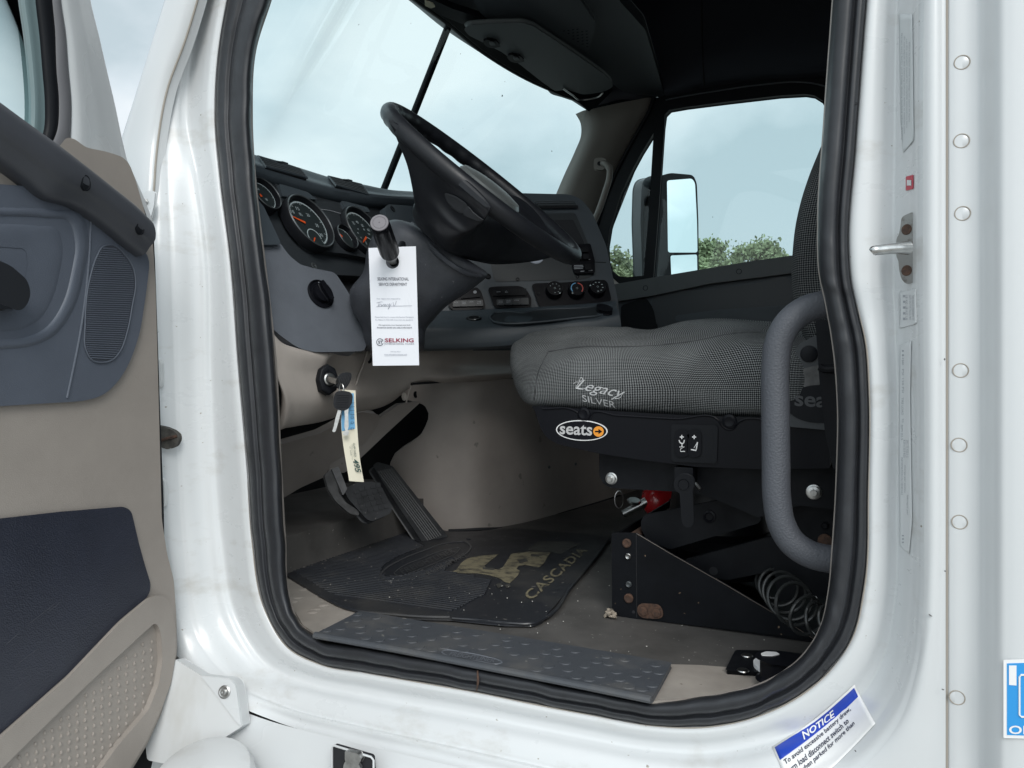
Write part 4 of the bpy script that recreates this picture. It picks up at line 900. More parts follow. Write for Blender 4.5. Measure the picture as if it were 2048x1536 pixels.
# climate panel and three knobs
hv = slab('climate_panel', rnd([(1065,571),(1071,568),(1130,566),(1209,561),(1214,566),(1221,598),(1218,602),(1150,608),(1084,613),(1079,610)], 4), SP, 0.02, M['gloss'], stk, off=0.008, bevel=0.0025)
m = MB(); m.lathe(SP.at(1077, 588, 0.008), SN, [(0.005, 0), (0.004, 0.0012), (0.002, 0.0008), (0, 0.0008)], 12); m.build('panel_screw', M['black'], hv)
ku, kv, kn = basis(SN)
M['bluep'] = mat('cold_print', (0.12, 0.35, 0.6), 0.5); M['redp'] = mat('hot_print', (0.5, 0.08, 0.06), 0.5)
for idx, (x, y) in enumerate([(1109, 580), (1153, 580), (1194, 577)]):
    c0 = SP.at(x - 1.5, y + 4, 0.006); r_ = 0.0235
    m = MB(); m.lathe(c0, kn, [(r_ * 1.1, 0), (r_ * 1.05, 0.004), (r_, 0.022), (r_ * 0.96, 0.0245), (r_ * 0.9, 0.0245), (r_ * 0.86, 0.0235), (0, 0.0235)], 40, ax2=(ku, kv, kn)); kb = m.build('climate_knob', M['gloss'], hv)
    m = MB(); t_ = c0 + kn * 0.0240
    for k in range(7):
        a = math.radians(150 - k * 40); q = t_ + ku * (r_ * 0.62 * math.cos(a)) + kv * (r_ * 0.62 * math.sin(a))
        if idx != 1: m.lathe(q, kn, [(0.0012, 0), (0, 0.0002)], 6)
        if idx == 2: addtext(m, ['W', 'V', 'N', 'U', 'Y', 'Z', 'X'][k] if False else '-', q - ku * 0.002 - kv * 0.001, q + ku * 0.002 - kv * 0.001, q - ku * 0.002 + kv * 0.001, lift=0.0002)
    q = t_; m.tube([q + ku * 0.003, q + kv * 0.003, q - ku * 0.003, q - kv * 0.003, q + ku * 0.003], 0.0005, 4)
    a = math.radians([-50, -130, 170][idx]); q = c0 + kn * 0.0248 + ku * (r_ * 0.92 * math.cos(a)) + kv * (r_ * 0.92 * math.sin(a)); m.lathe(q, kn, [(0.0022, 0), (0, 0.0004)], 8)
    m.build('knob_marks', M['dialw'], kb)
    if idx == 1:
        for mt, a0, a1 in ((M['bluep'], 100, 220), (M['redp'], 80, -40)):
            m = MB(); Aa = np.radians(np.linspace(a0, a1, 20)); m.grid(np.array([[tuple(t_ + ku * (r_ * q_ * math.cos(a)) + kv * (r_ * q_ * math.sin(a))) for a in Aa] for q_ in (0.66, 0.78)])); m.build('temperature_band', mt, kb)
# vent at the stack top
vq = [SP.at(x, y, o) for x, y, o in [(1060,396,-0.02),(1140,396,-0.02),(1156,414,0.012),(1078,415,0.012)]]
tl, tr, br, bl = vq; vn = (bl - tl).cross(tr - tl).normalized(); vn = vn if vn.dot(SN) > 0 else -vn
m = MB(); m.prism([p + vn * 0.002 for p in (tl, bl, br, tr)], -vn * 0.006); vo = m.build('air_vent', M['dark'], stk, smooth=False)
m = MB()
for i in range(5):
    t = (i + 0.5) / 5; m.tube([tl.lerp(bl, t) + vn * 0.005, tr.lerp(br, t) + vn * 0.005], 0.0022, 6)
m.build('vent_slats', M['ventl'], vo)
# small panel left of the wheel hub (screw + slot)
hp2 = Plane(P(790, 430, X=-1.235), CN)
slab('upper_switch_plate', rnd([(770,414),(778,409),(850,414),(850,460),(775,452)], 3), hp2, 0.02, M['char'], dsh, off=0.004, bevel=0.002)
m = MB(); m.lathe(hp2.at(785, 418, 0.004), CN, [(0.010, 0), (0.010, 0.002), (0.006, 0.002), (0.005, 0), (0, 0)], 16); m.build('panel_screw', M['black'], dsh)

# ---------------- knee panel (taupe)
KN = Vector((0.93, -0.28, 0.1)); KP = Plane(P(657, 758, X=-1.10), KN)
def kx(px, py):
    """how far out the knee panel stands: rolls under at the bottom and round at the left"""
    return 0.0
kl = []
ktop = [(533,640),(536,650),(543,662),(560,682),(598,699),(630,705),(690,704),(736,700),(800,697),(840,694),(900,691),(1023,685),(1080,680)]
kmid = [(540,700),(543,718),(550,730),(566,738),(600,745),(636,748),(690,748),(728,748),(790,742),(836,735),(895,735),(1023,731),(1080,729)]
kbot = [(548,840),(550,850),(556,857),(575,855),(606,850),(636,845),(680,832),(712,824),(780,806),(826,770),(880,766),(1023,758),(1080,756)]
ox_t = [-.02,-.004,.0,.004,.008,.008,.0,-.03,-.05,-.06,-.06,-.05,-.05]
ox_b = [-.06,-.05,-.045,-.045,-.045,-.045,-.055,-.06,-.085,-.08,-.07,-.06,-.06]
Xb = [-1.10]*7 + [-1.11,-1.10,-1.09,-1.07,-1.03,-1.0]
def rowk(pts, ox): return [P(x, y, X=b + o) for (x, y), o, b in zip(pts, ox, Xb)]
t3 = cr(rowk(ktop, ox_t), 110); m3 = cr(rowk(kmid, [0.0,.004,.008,.010,.010,.006,-.006,-.03,-.045,-.05,-.055,-.05,-.05]), 110); b3 = cr(rowk(kbot, ox_b), 110)
t2 = t3 + np.array([-0.02, 0, 0.006]); b4 = b3 + np.array([-0.06, 0.0, 0.004])
lowm = lerpc(m3, b3, 0.62) + np.array([0.024, 0, 0])
rows = [t2 + np.array([-0.05, 0, 0]), t2, t3, m3, lowm, b3, b4]
rows = [cr(r_, 200) for r_ in rows]
g = np.stack([cr(np.array(rows)[:, j], 90) for j in range(200)], 1)
def topx(p):
    q = Vector(p) - CAM; r = q.x * CY + q.y * SY; dd = -q.x * SY + q.y * CY
    return 1024 + FPX * r / dd, HY - FPX * q.z / dd
for i in range(g.shape[0]):
    for j in range(g.shape[1]):
        x_, y_ = topx(g[i, j]); e_ = ((x_ - 684) / 26) ** 2 + ((y_ - 752) / 40) ** 2
        if e_ < 6: g[i, j, 0] -= 0.022 * math.exp(-e_ * e_ * 0.7)
m = MB(); m.grid(g); knee = m.build('knee_panel', M['tan2'], dsh)
# panel joints
for q in [[(736,700),(731,716),(726,731),(718,752),(712,770)], [(839,694),(832,720),(824,745),(822,768),(812,806)]]:
    m = MB(); m.tube([P(x, y, X=-1.126 if q[0][0] < 800 else -1.145) for x, y in q], 0.0022, 6, n=16); m.build('panel_joint', M['tan2'], knee)
m = MB(); m.tube([P(x, y, X=-1.14) for x, y in [(822,768),(880,764),(960,760)]] + [P(1030, 757, X=-1.08)], 0.0035, 6, n=20); m.build('panel_gap', M['dark'], knee)
bvn = bvh(g)
for (x, y, mt) in [(739, 718, 'black'), (809, 793, 'tan2')]:
    c = hit(bvn, x, y, 0.0) or P(x, y, X=-1.13); m = MB(); m.lathe(c, (0.95, -0.3, 0.1), [(0.0075, -0.003), (0.0072, 0.0008), (0.006, 0.001), (0.0055, -0.0004), (0, -0.001)], 18, sq=1.5); m.build('screw_recess', M[mt], knee)
# ignition lock in its dished bezel
c = P(657, 759, X=-1.072); kn_ = Vector((0.90, -0.40, 0.12)).normalized(); ku_, kv_, _ = basis(kn_)
m = MB(); m.lathe(c, kn_, [(0.034, -0.018), (0.034, 0.000), (0.031, 0.004), (0.020, 0.005), (0.018, 0.003)], 8, ax2=(ku_ * 0.72, kv_, kn_)); lk = m.build('ignition_lock', M['black'], dsh, bevel=0.002)
m = MB(); m.lathe(c, kn_, [(0.0135, 0.002), (0.0135, 0.007), (0.011, 0.009), (0, 0.009)], 20); m.build('lock_barrel', M['metal'], lk)
# ---------------- engine cover
cols_px = [700, 760, 800, 850, 900, 935, 965, 1000, 1050, 1100, 1160, 1220, 1300]
cols_x = [-1.60, -1.48, -1.38, -1.29, -1.215, -1.165, -1.13, -1.10, -1.060, -1.03, -0.995, -0.955, -0.91]
def exx(px): return float(np.interp(px, cols_px, cols_x))
cx3 = cr([(a, b * 1000, 0) for a, b in zip(cols_px, cols_x)], 200)
def exx(px): return float(np.interp(px, cx3[:, 0], cx3[:, 1])) / 1000
lefty = [760, 768, 780, 790, 800, 806, 812, 826, 840, 855, 870, 880, 895, 910, 926, 950, 1000, 1040, 1075]
leftx = [822, 821, 812, 806, 812, 840, 850, 857, 856, 850, 842, 830, 806, 788, 780, 780, 790, 800, 810]
m = MB(); rows = []
for y in np.linspace(758, 1075, 70):
    xl = float(np.interp(y, lefty, leftx)); row = []
    for t in np.linspace(0, 1, 60):
        x = xl + (1300 - xl) * t; p = P(x, y, X=exx(x)); row.append(tuple(p))
    rows.append(row)
g = np.array(rows); m.grid(g)
ed = g[:, 0].copy(); ed2 = ed + np.array([-0.03, 0.05, 0]); m.grid(np.stack([ed2, ed], 1))
M['eng'] = mat('engine_cover_taupe', (0.34, 0.305, 0.28), 0.55, var=0.2, vscale=5, bump=0.2, bscale=600, specks=(0.19, 0.175, 0.16), speck_scale=22, speck_amt=0.02)
ec = m.build('engine_cover', M['eng'], truck)
m = MB(); m.tube([P(x, y, X=exx(x) + 0.002) for x, y in [(897,1062),(958,1059),(1023,1056),(1070,1045),(1130,1026),(1200,1005),(1240,992)]], 0.006, 6, n=30); m.build('cover_foot_seal', M['dark'], ec)
c = P(832, 789, X=exx(832) + 0.001); m = MB(); m.lathe(c, (0.9, -0.35, 0.1), [(0.0075, -0.003), (0.0072, 0.0008), (0.006, 0.001), (0, 0.0)], 18, sq=1.4); m.build('screw_recess', M['black'], ec)
for x, y in [(1098, 934), (1151, 928)]:
    m = MB(); m.lathe(P(x, y, X=exx(x) + 0.001), (0.95, -0.2, 0), [(0.006, 0), (0.005, 0.003), (0, 0.004)], 12); m.build('cover_screw', M['ring'], ec)
# ---------------- footwell: firewall, side, brace
m = MB(); m.box((-1.75, 1.1, 1.72), (0.04, 2.06, 1.2)); m.build('firewall', M['dark'], truck)
m = MB(); m.box((-1.55, 0.075, 1.65), (0.42, 0.04, 0.85)); m.build('footwell_side', M['dark'], truck)
m = MB(); m.box((-1.45, 2.13, 1.6), (0.7, 0.04, 1.3)); m.build('footwell_side', M['dark'], truck)
fb = Plane(P(600, 930, X=-1.42), (0.85, -0.35, -0.3))
slab('steering_brace', rnd([(500,870),(552,893),(640,868),(720,825),(760,830),(752,856),(735,880),(678,940),(600,975),(565,996),(500,1010)], 8), fb, 0.03, M['eng'], truck, bevel=0.004)
sh2 = Plane(P(720, 900, X=-1.34), (0.8, -0.5, 0.0))
slab('column_shaft', rnd([(672,900),(745,845),(800,808),(842,803),(780,860),(690,945),(655,945)], 5), sh2, 0.03, M['eng'], truck, bevel=0.004)
m = MB(); m.box((-1.52, 0.55, 1.30), (0.45, 1.3, 0.1)); m.build('toe_board', M['floor'], truck)
# ------------------------------------------------------------------ steering wheel and column
WC = Vector((-0.782, 0.349, 2.161)); Wn = Vector((0.65957, 0.03128, 0.75099)); Wu = Vector((-0.04738, 0.99888, 0)); Wv = Vector((-0.75015, -0.03558, 0.66031))
def W(a, b, c): return WC + Wv * a + Wu * b - Wn * c
M['wheel'] = mat('wheel_rubber', (0.011, 0.0125, 0.016), 0.42, var=0.25, vscale=18, rvar=0.1, spec=0.35, bump=0.15, bscale=350)
stw = thing_part = bpy.data.objects.new('steering_wheel', None); sc.collection.objects.link(stw); stw.location = WC; stw.empty_display_size = 0.1; attach(stw, truck)
WR = 0.25; rows = []
for t in np.linspace(0, 2 * math.pi, 260, endpoint=False):
    deg = math.degrees(t) % 360
    grip = 0.0
    if 20 < deg < 160: grip = 0.0022 * (0.5 + 0.5 * math.cos((deg - 20) / 140 * 2 * math.pi * 13)) * min(1, (deg - 20) / 15, (160 - deg) / 15)
    row = []
    for s in np.linspace(0, 2 * math.pi, 22, endpoint=False):
        rr = 0.0178; ca, sa = math.cos(s), math.sin(s)      # ca radial out, sa towards the driver
        k = rr
        if ca < -0.2: k = rr - grip * (-ca)
        if sa < -0.2: k = k - grip * 0.8 * (-sa)
        R_ = WR + k * ca; row.append(tuple(WC + Wu * (R_ * math.cos(t)) + Wv * (R_ * math.sin(t)) + Wn * (k * sa * 1.06)))
    rows.append(row)
m = MB(); m.grid(np.array(rows), closed_u=True, closed_v=True); m.build('wheel_rim', M['wheel'], stw)
# hub with the two wide spokes: sections across the wheel from rim to rim
sec = [(-.252,-.165,.115,-.004,.006), (-.247,-.17,.105,-.010,.016), (-.238,-.165,.085,-.010,.032), (-.225,-.155,.052,-.004,.056), (-.205,-.140,.028,.006,.086), (-.18,-.125,.020,.014,.110), (-.15,-.112,.026,.020,.130), (-.11,-.102,.050,.022,.148), (-.05,-.098,.066,.018,.156), (0,-.098,.068,.016,.158)]
sec = sec + [(-b, a0, a1, c0, c1) for b, a0, a1, c0, c1 in sec[-2::-1]]
rows = []
for b, a0, a1, c0, c1 in sec:
    ac, ah, cc_, ch = (a0 + a1) / 2, (a1 - a0) / 2, (c0 + c1) / 2, (c1 - c0) / 2; row = []
    for s in np.linspace(0, 2 * math.pi, 44, endpoint=False):
        e = 2 / 3.4; x = math.copysign(abs(math.cos(s)) ** e, math.cos(s)); y = math.copysign(abs(math.sin(s)) ** e, math.sin(s))
        row.append(tuple(W(ac + ah * x, b, cc_ + ch * y)))
    rows.append(row)
rows = [cr(r_, 110, True) for r_ in rows]
G_ = np.array(rows); g = np.stack([cr(G_[:, j], 150) for j in range(110)], 1)
def topx(p):
    q = Vector(p) - CAM; r = q.x * CY + q.y * SY; dd = -q.x * SY + q.y * CY
    return 1024 + FPX * r / dd, HY - FPX * q.z / dd
for i in range(75):
    for j in range(g.shape[1]):
        x_, y_ = topx(g[i, j]); dx, dy = x_ - 930, y_ - 428; a = math.radians(40); ex = (dx * math.cos(a) + dy * math.sin(a)) / 78; ey = (-dx * math.sin(a) + dy * math.cos(a)) / 30; e_ = ex * ex + ey * ey
        if e_ < 4: g[i, j] += 0.014 * math.exp(-e_ ** 3) * np.array(Wu)
m = MB(); m.grid(g, closed_u=True); m.face([Vector(p) for p in g[0]]); m.face([Vector(p) for p in g[-1][::-1]])
bvw = bvh(g, cu=True)
hub = m.build('wheel_hub', M['wheel'], stw)
# emblem cover on the driver's face
m = MB(); rows = []
for k, (r_, h) in enumerate([(0.088, -0.018), (0.087, 0.000), (0.080, 0.008), (0.05, 0.013), (0.0, 0.015)]):
    rows.append([tuple(W(-0.018 + r_ * 0.9 * math.sin(s), r_ * math.cos(s), -h)) for s in np.linspace(0, 2 * math.pi, 40, endpoint=False)])
m.grid(np.array(rows), closed_u=True); m.build('horn_pad', mat('horn_pad_grey', (0.09, 0.10, 0.10), 0.35), stw)
# switch pack on the back of the near spoke: outline on the spoke flank
fl = Plane(W(-.06, -.216, .055), (0.05, -0.93, -0.36))
def zz2(pts): return [(760 + x / 4.517, 200 + y / 4.517) for x, y in pts]
b1_ = curve2(zz2([(590,840),(650,850),(720,885),(790,950),(745,1022),(690,1000),(635,950),(600,900)]), 40)
b2_ = curve2(zz2([(797,955),(850,1010),(900,1050),(945,1085),(900,1092),(830,1070),(755,1028)]), 40)
M['btn'] = mat('button_rubber', (0.024, 0.026, 0.030), 0.55)
for q in (b1_, b2_):
    m = MB(); cpatch(m, q, bvw, 0.003); m.build('thumb_switch', M['btn'], hub)
# ---------------- column shroud
sta = [((838,458),(966,540),1.74,.03),((830,452),(972,543),1.74,.055),((824,447),(974,548),1.735,.075),((812,443),(973,553),1.735,.088),((785,440),(962,563),1.735,.096),((752,462),(940,580),1.74,.10),((736,497),(915,597),1.745,.10),((726,545),(893,612),1.75,.10),((700,583),(868,638),1.76,.095),((706,620),(852,658),1.775,.09),((724,655),(849,684),1.79,.085),((729,690),(848,694),1.81,.08),((730,702),(846,703),1.90,.05)]
col = []
for lp, rp_, dd, th in sta:
    a_, b_ = P(*lp, d=dd), P(*rp_, d=dd + 0.02); c_ = (a_ + b_) / 2; u_ = (b_ - a_) / 2; w_ = (CAM - c_).normalized() * th; row = []
    for s_ in np.linspace(0, 2 * math.pi, 64, endpoint=False):
        e = 2 / 2.7; x = math.copysign(abs(math.cos(s_)) ** e, math.cos(s_)); y = math.copysign(abs(math.sin(s_)) ** e, math.sin(s_))
        row.append(tuple(c_ + u_ * x + w_ * y))
    col.append(row)
G_ = np.array(col); g = np.stack([cr(G_[:, j], 80) for j in range(64)], 1)
m = MB(); m.grid(g, closed_u=True, flip=True); m.face([Vector(p) for p in g[0]])
M['shroud'] = mat('shroud_plastic', (0.056, 0.061, 0.073), 0.5, var=0.3, vscale=16, rvar=0.1, bump=0.3, bscale=450, btype='voronoi', specks=(0.16, 0.16, 0.17), speck_scale=70, speck_amt=0.02)
cs_ = m.build('column_shroud', M['shroud'], truck)
# raised lip of the shroud under the wheel
lipd = [P(x, y, d=dd) for x, y, dd in [(824,447,1.73),(836,464,1.69),(859,490,1.655),(888,518,1.64),(924,542,1.65),(950,551,1.68),(972,548,1.74)]]
m = MB(); m.tube(lipd, [0.004, 0.007, 0.007, 0.007, 0.004], 10, n=50); m.build('shroud_lip', M['shroud'], cs_)
# lever with the ribbed knob
Bp = P(787, 527, d=1.60); Hp = P(759, 446, d=1.44); ax = (Hp - Bp); Ln = ax.length; axn = ax.normalized(); lu, lv_, _ = basis(axn)
col_b = W(0.02, -0.10, 0.20)
lev = MB(); lev.tube([col_b, col_b.lerp(Bp, 0.5) , Bp, Bp + axn * 0.02], [0.008, 0.008, 0.0075, 0.0075], 12, n=14); lever = lev.build('shift_lever', M['black'], truck)
m = MB(); m.lathe(Bp + axn * 0.005, axn, [(0.0075, 0), (0.008, 0.006), (0.0155, 0.040), (0.0165, 0.046)], 24, ax2=(lu, lv_, axn)); m.build('lever_collar', mat('collar_grey', (0.33, 0.33, 0.33), 0.4), lever)
m = MB(); rows = []; L0 = 0.048
for h, r_, rb in [(L0, .0165, 0), (L0 + .003, .0195, 0), (L0 + .012, .0202, 1), (Ln - .022, .0192, 1), (Ln - .012, .0188, 0), (Ln - .002, .0183, 0), (Ln, .0170, 0), (Ln + .0012, .0165, 0), (Ln + .0005, .0125, 0), (Ln + .0014, .0115, 0), (Ln + .0014, .001, 0)]:
    rows.append([tuple(Bp + axn * h + (lu * math.cos(s) + lv_ * math.sin(s)) * (r_ - (0.0022 * (math.cos(s * 9) > 0.3)) * rb)) for s in np.linspace(0, 2 * math.pi, 84, endpoint=False)])
m.grid(np.array(rows), closed_u=True); kb_ = m.build('lever_knob', M['gloss'], lever)
m = MB(); m.lathe(Bp, axn, [(0.0174, Ln + 0.0009), (0.0165, Ln + 0.0020), (0.0128, Ln + 0.0020), (0.0122, Ln + 0.0014), (0.0118, Ln + 0.0020), (0.0012, Ln + 0.0022), (0.0008, Ln + 0.0012), (0, Ln + 0.001)], 40, ax2=(lu, lv_, axn)); m.build('knob_cap', mat('knob_cap_grey', (0.15, 0.14, 0.155), 0.45), lever)
# ------------------------------------------------------------------ driver seat
seat = thing('driver_seat', 'grey tweed air suspension seat on a black scissor base inside the cab', 'seat', (-0.35, 0.6, FZ))
def tweed(name, k=1000.0, lt=0.36):
    m_ = bpy.data.materials.new(name); m_.use_nodes = True; t = m_.node_tree; b = t.nodes['Principled BSDF']; b.inputs['Roughness'].default_value = 0.9
    b.inputs['Specular IOR Level'].default_value = 0.15
    tc = t.nodes.new('ShaderNodeTexCoord'); sp = t.nodes.new('ShaderNodeSeparateXYZ'); t.links.new(tc.outputs['UV'], sp.inputs[0])
    def mth(op, a, b_=None):
        n = t.nodes.new('ShaderNodeMath'); n.operation = op
        for i, v in enumerate((a, b_)):
            if v is None: continue
            if isinstance(v, (int, float)): n.inputs[i].default_value = v
            else: t.links.new(v, n.inputs[i])
        return n.outputs[0]
    nz = t.nodes.new('ShaderNodeTexNoise'); nz.inputs['Scale'].default_value = 60; t.links.new(tc.outputs['UV'], nz.inputs['Vector'])
    wob = mth('MULTIPLY', nz.outputs[0], 0.0012)
    u = mth('ADD', sp.outputs[0], wob); v = mth('ADD', sp.outputs[1], wob)
    a = mth('SINE', mth('MULTIPLY', mth('ADD', u, v), k)); c = mth('SINE', mth('MULTIPLY', mth('SUBTRACT', u, v), k))
    pr = mth('MULTIPLY', a, c)
    mr = t.nodes.new('ShaderNodeMapRange'); mr.inputs[1].default_value = -0.15; mr.inputs[2].default_value = 0.30; t.links.new(pr, mr.inputs[0])
    n2 = t.nodes.new('ShaderNodeTexNoise'); n2.inputs['Scale'].default_value = 9; n2.inputs['Detail'].default_value = 3; t.links.new(tc.outputs['Object'], n2.inputs['Vector'])
    r2 = t.nodes.new('ShaderNodeMapRange'); r2.inputs[1].default_value = 0.3; r2.inputs[2].default_value = 0.7; r2.inputs[3].default_value = 0.75; r2.inputs[4].default_value = 1.15; t.links.new(n2.outputs[0], r2.inputs[0])
    x = t.nodes.new('ShaderNodeMix'); x.data_type = 'RGBA'; t.links.new(mr.outputs[0], x.inputs[0]); x.inputs[6].default_value = (0.008, 0.010, 0.012, 1); x.inputs[7].default_value = (lt * 0.96, lt, lt * 1.01, 1)
    sc_ = t.nodes.new('ShaderNodeVectorMath'); sc_.operation = 'SCALE'; t.links.new(x.outputs[2], sc_.inputs[0]); t.links.new(r2.outputs[0], sc_.inputs['Scale']); t.links.new(sc_.outputs[0], b.inputs['Base Color'])
    bp = t.nodes.new('ShaderNodeBump'); bp.inputs['Strength'].default_value = 0.6; bp.inputs['Distance'].default_value = 0.0015; t.links.new(mr.outputs[0], bp.inputs['Height']); t.links.new(bp.outputs[0], b.inputs['Normal'])
    return m_
M['tweed'] = tweed('tweed', 900.0, 0.27); M['tweed2'] = tweed('tweed_coarse_shaded', 760.0, 0.15)  # backrest copy is coarser, and its shade is put into the darker colour
def q3(a): return Vector(a[1:]) if a[0] == 'w' else P(a[0], a[1], Y=a[2])
R_ = [
 [('w',-.60,.62,1.665),(1060,800,.46),(1066,812,.38),(1150,816,.345),(1234,822,.345),(1352,828,.345),(1440,831,.345),(1523,832,.345),(1600,833,.345),(1650,833,.36)],
 [('w',-.70,.62,1.685),(1043,797,.42),(1059,808,.365),(1150,812,.335),(1234,818,.335),(1352,824,.335),(1440,828,.335),(1523,829,.335),(1600,830,.335),(1650,832,.36)],
 [('w',-.765,.62,1.715),(1027,762,.43),(1053,772,.353),(1150,770,.312),(1234,772,.308),(1352,774,.308),(1440,774,.308),(1523,774,.308),(1600,774,.31),(1650,774,.35)],
 [('w',-.785,.62,1.755),(1020,722,.44),(1068,728,.362),(1150,718,.318),(1234,718,.315),(1320,716,.315),(1400,708,.315),(1500,692,.315),(1590,698,.32),(1650,703,.36)],
 [('w',-.775,.62,1.79),(1023,694,.46),(1094,703,.385),(1164,694,.348),(1234,694,.348),(1297,692,.348),(1391,682,.348),(1469,667,.348),(1523,664,.352),(1625,680,.38)],
 [('w',-.74,.62,1.815),(1045,675,.5),(1110,682,.43),(1164,675,.42),(1240,675,.42),(1300,678,.42),(1391,665,.42),(1469,652,.42),(1531,653,.42),(1630,668,.44)],
 [('w',-.68,.66,1.838),(1085,662,.58),(1137,655,.58),(1195,654,.58),(1250,656,.58),(1297,662,.58),(1367,644,.58),(1414,639,.58),(1531,645,.58),(1640,655,.58)],
 [('w',-.66,.74,1.82),(1100,668,.74),(1137,664,.74),(1195,662,.74),(1250,664,.74),(1297,667,.74),(1367,652,.74),(1414,646,.74),(1531,650,.74),(1640,655,.74)],
 [('w',-.62,.84,1.72),(1120,700,.86),(1150,700,.86),(1195,700,.86),(1250,700,.86),(1297,700,.86),(1367,700,.86),(1414,700,.86),(1531,700,.86),(1640,700,.86)]]
gg = np.array([cr([q3(a) for a in r_], 120) for r_ in R_]); gg = np.stack([cr(gg[:, j], 90) for j in range(120)], 1)
# soft wrinkles
rg = np.random.RandomState(4)
for k in range(26):
    ci, cj = rg.randint(10, 80), rg.randint(5, 115); a = rg.uniform(-0.9, 0.9); I, J = np.mgrid[0:90, 0:120]
    x_ = (I - ci) * math.cos(a) + (J - cj) * math.sin(a); y_ = -(I - ci) * math.sin(a) + (J - cj) * math.cos(a)
    h = 0.0016 * np.exp(-(x_ / 2.2) ** 2 - (y_ / rg.uniform(6, 16)) ** 2) * rg.choice([-1, 1]); gg[:, :, 1] += h; gg[:, :, 2] -= h
m = MB(); m.grid(gg); cush = m.build('seat_cushion', M['tweed'], seat)
M['thread'] = mat('seam_thread', (0.05, 0.052, 0.055), 0.9)
bvc = bvh(gg)
for q in ([(1096,704),(1130,698),(1164,694),(1234,694),(1297,692),(1391,682),(1469,667),(1523,664)], [(1098,702),(1090,716),(1078,742),(1072,775),(1068,802)]):
    q2 = cr([(x, y, 0) for x, y in q], 50); m = MB(); m.tube([hit(bvc, x, y, 0.0004) for x, y, _ in q2], 0.0013, 6); m.build('seam', M['thread'], cush)
def yside(py): return float(np.interp(py, [694, 718, 772, 812, 832], [.348, .3155, .309, .334, .345])) - 0.0022
def px_text(m, s, bl, br, tl, Yf, **kw):
    """embroidered text laid over the cushion side"""
    v, f = text_geo(s, **kw); xs = [q[0] for q in v]; ys = [q[1] for q in v]; x0, x1, y0, y1 = min(xs), max(xs), min(ys), max(ys); V = []
    for a in v:
        s_, t_ = (a[0] - x0) / (x1 - x0), (a[1] - y0) / (y1 - y0)
        px = bl[0] + (br[0] - bl[0]) * s_ + (tl[0] - bl[0]) * t_; py = bl[1] + (br[1] - bl[1]) * s_ + (tl[1] - bl[1]) * t_; V.append(P(px, py, Y=Yf(py)))
    m.raw(V, f)
M['stitch'] = mat('silver_stitch', (0.62, 0.63, 0.64), 0.6)
bvc = bvh(gg)
m = MB(); ctext(m, 'Legacy', bvc, (1150,783), (1246,803), (1157,757), italic=0.45, lift=0.0012)
for q in ([(1147,768),(1152,764),(1160,764),(1166,757),(1163,755),(1158,766),(1152,776),(1160,778),(1172,777)], [(1246,786),(1240,795),(1230,797)]): m.tube([hit(bvc, x, y, 0.001) for x, y in q], 0.0007, 5, n=24)
m.build('seat_embroidery', M['stitch'], cush)
m = MB(); ctext(m, 'SILVER', bvc, (1166,802), (1232,816), (1164,789), lift=0.0012); m.build('seat_lettering', M['stitch'], cush)
# backrest
bk = [(1652,262,.42),(1636,300,.38),(1618,345,.36),(1602,395,.35),(1591,445,.35),(1585,500,.35),(1583,550,.35),(1587,595,.35),(1598,640,.35),(1612,690,.36)]
f0 = cr([P(x, y, Y=Y_) for x, y, Y_ in bk], 70); 
mid_ = f0 + np.array([0.04, 0.14, -0.004]); 
def sh(dx, dy): return f0 + np.array([dx, dy, 0])
rows = [sh(0.13, 0.02), sh(0.11, -0.004), sh(0.05, -0.012), sh(0.012, -0.006), sh(0.0, 0.02), sh(-0.005, 0.06), sh(0.02, 0.16), sh(0.03, 0.25), sh(0.02, 0.36), sh(0.0, 0.46), sh(0.03, 0.50), sh(0.12, 0.50), sh(0.16, 0.4), sh(0.16, 0.1)]
m = MB(); g = np.stack([cr(np.array(rows)[:, j], 80) for j in range(70)], 1); m.grid(g, closed_v=True); m.face([Vector(p) for p in g[:, 0]]); m.build('backrest', M['tweed2'], seat)
# seat pan
SPn = Plane((0, 0.335, 0), (0, -1, 0))
pan = slab('seat_pan', rnd([(1064,812),(1100,814),(1234,823),(1352,830),(1523,836),(1660,846),(1660,936),(1523,938),(1391,933),(1281,919),(1195,906),(1117,888),(1094,876),(1082,858),(1071,824)], [4,0,0,0,0,4,4,0,0,0,0,8,12,10,5]), SPn, 0.46, M['gloss'], seat, off=0.012, bevel=0.006, seg=4)
m = MB(); m.tube([SPn.at(x, y, 0.0125) for x, y in [(1085,818),(1150,822),(1156,826),(1158,836),(1168,842),(1179,838),(1184,828),(1234,831),(1352,838),(1437,841),(1443,850),(1455,859),(1466,858),(1474,848),(1480,843),(1560,846),(1650,852)]], 0.0022, 6, n=120); m.build('pan_lip', M['gloss'], pan)
for x, y in [(1168, 828), (1459, 843)]:
    m = MB(); m.lathe(SPn.at(x, y, 0.012), (0, -1, 0), [(0.014, 0), (0.013, 0.003), (0.009, 0.0045), (0.004, 0.003), (0, 0.003)], 24); m.build('pan_stud', M['gloss'], pan)
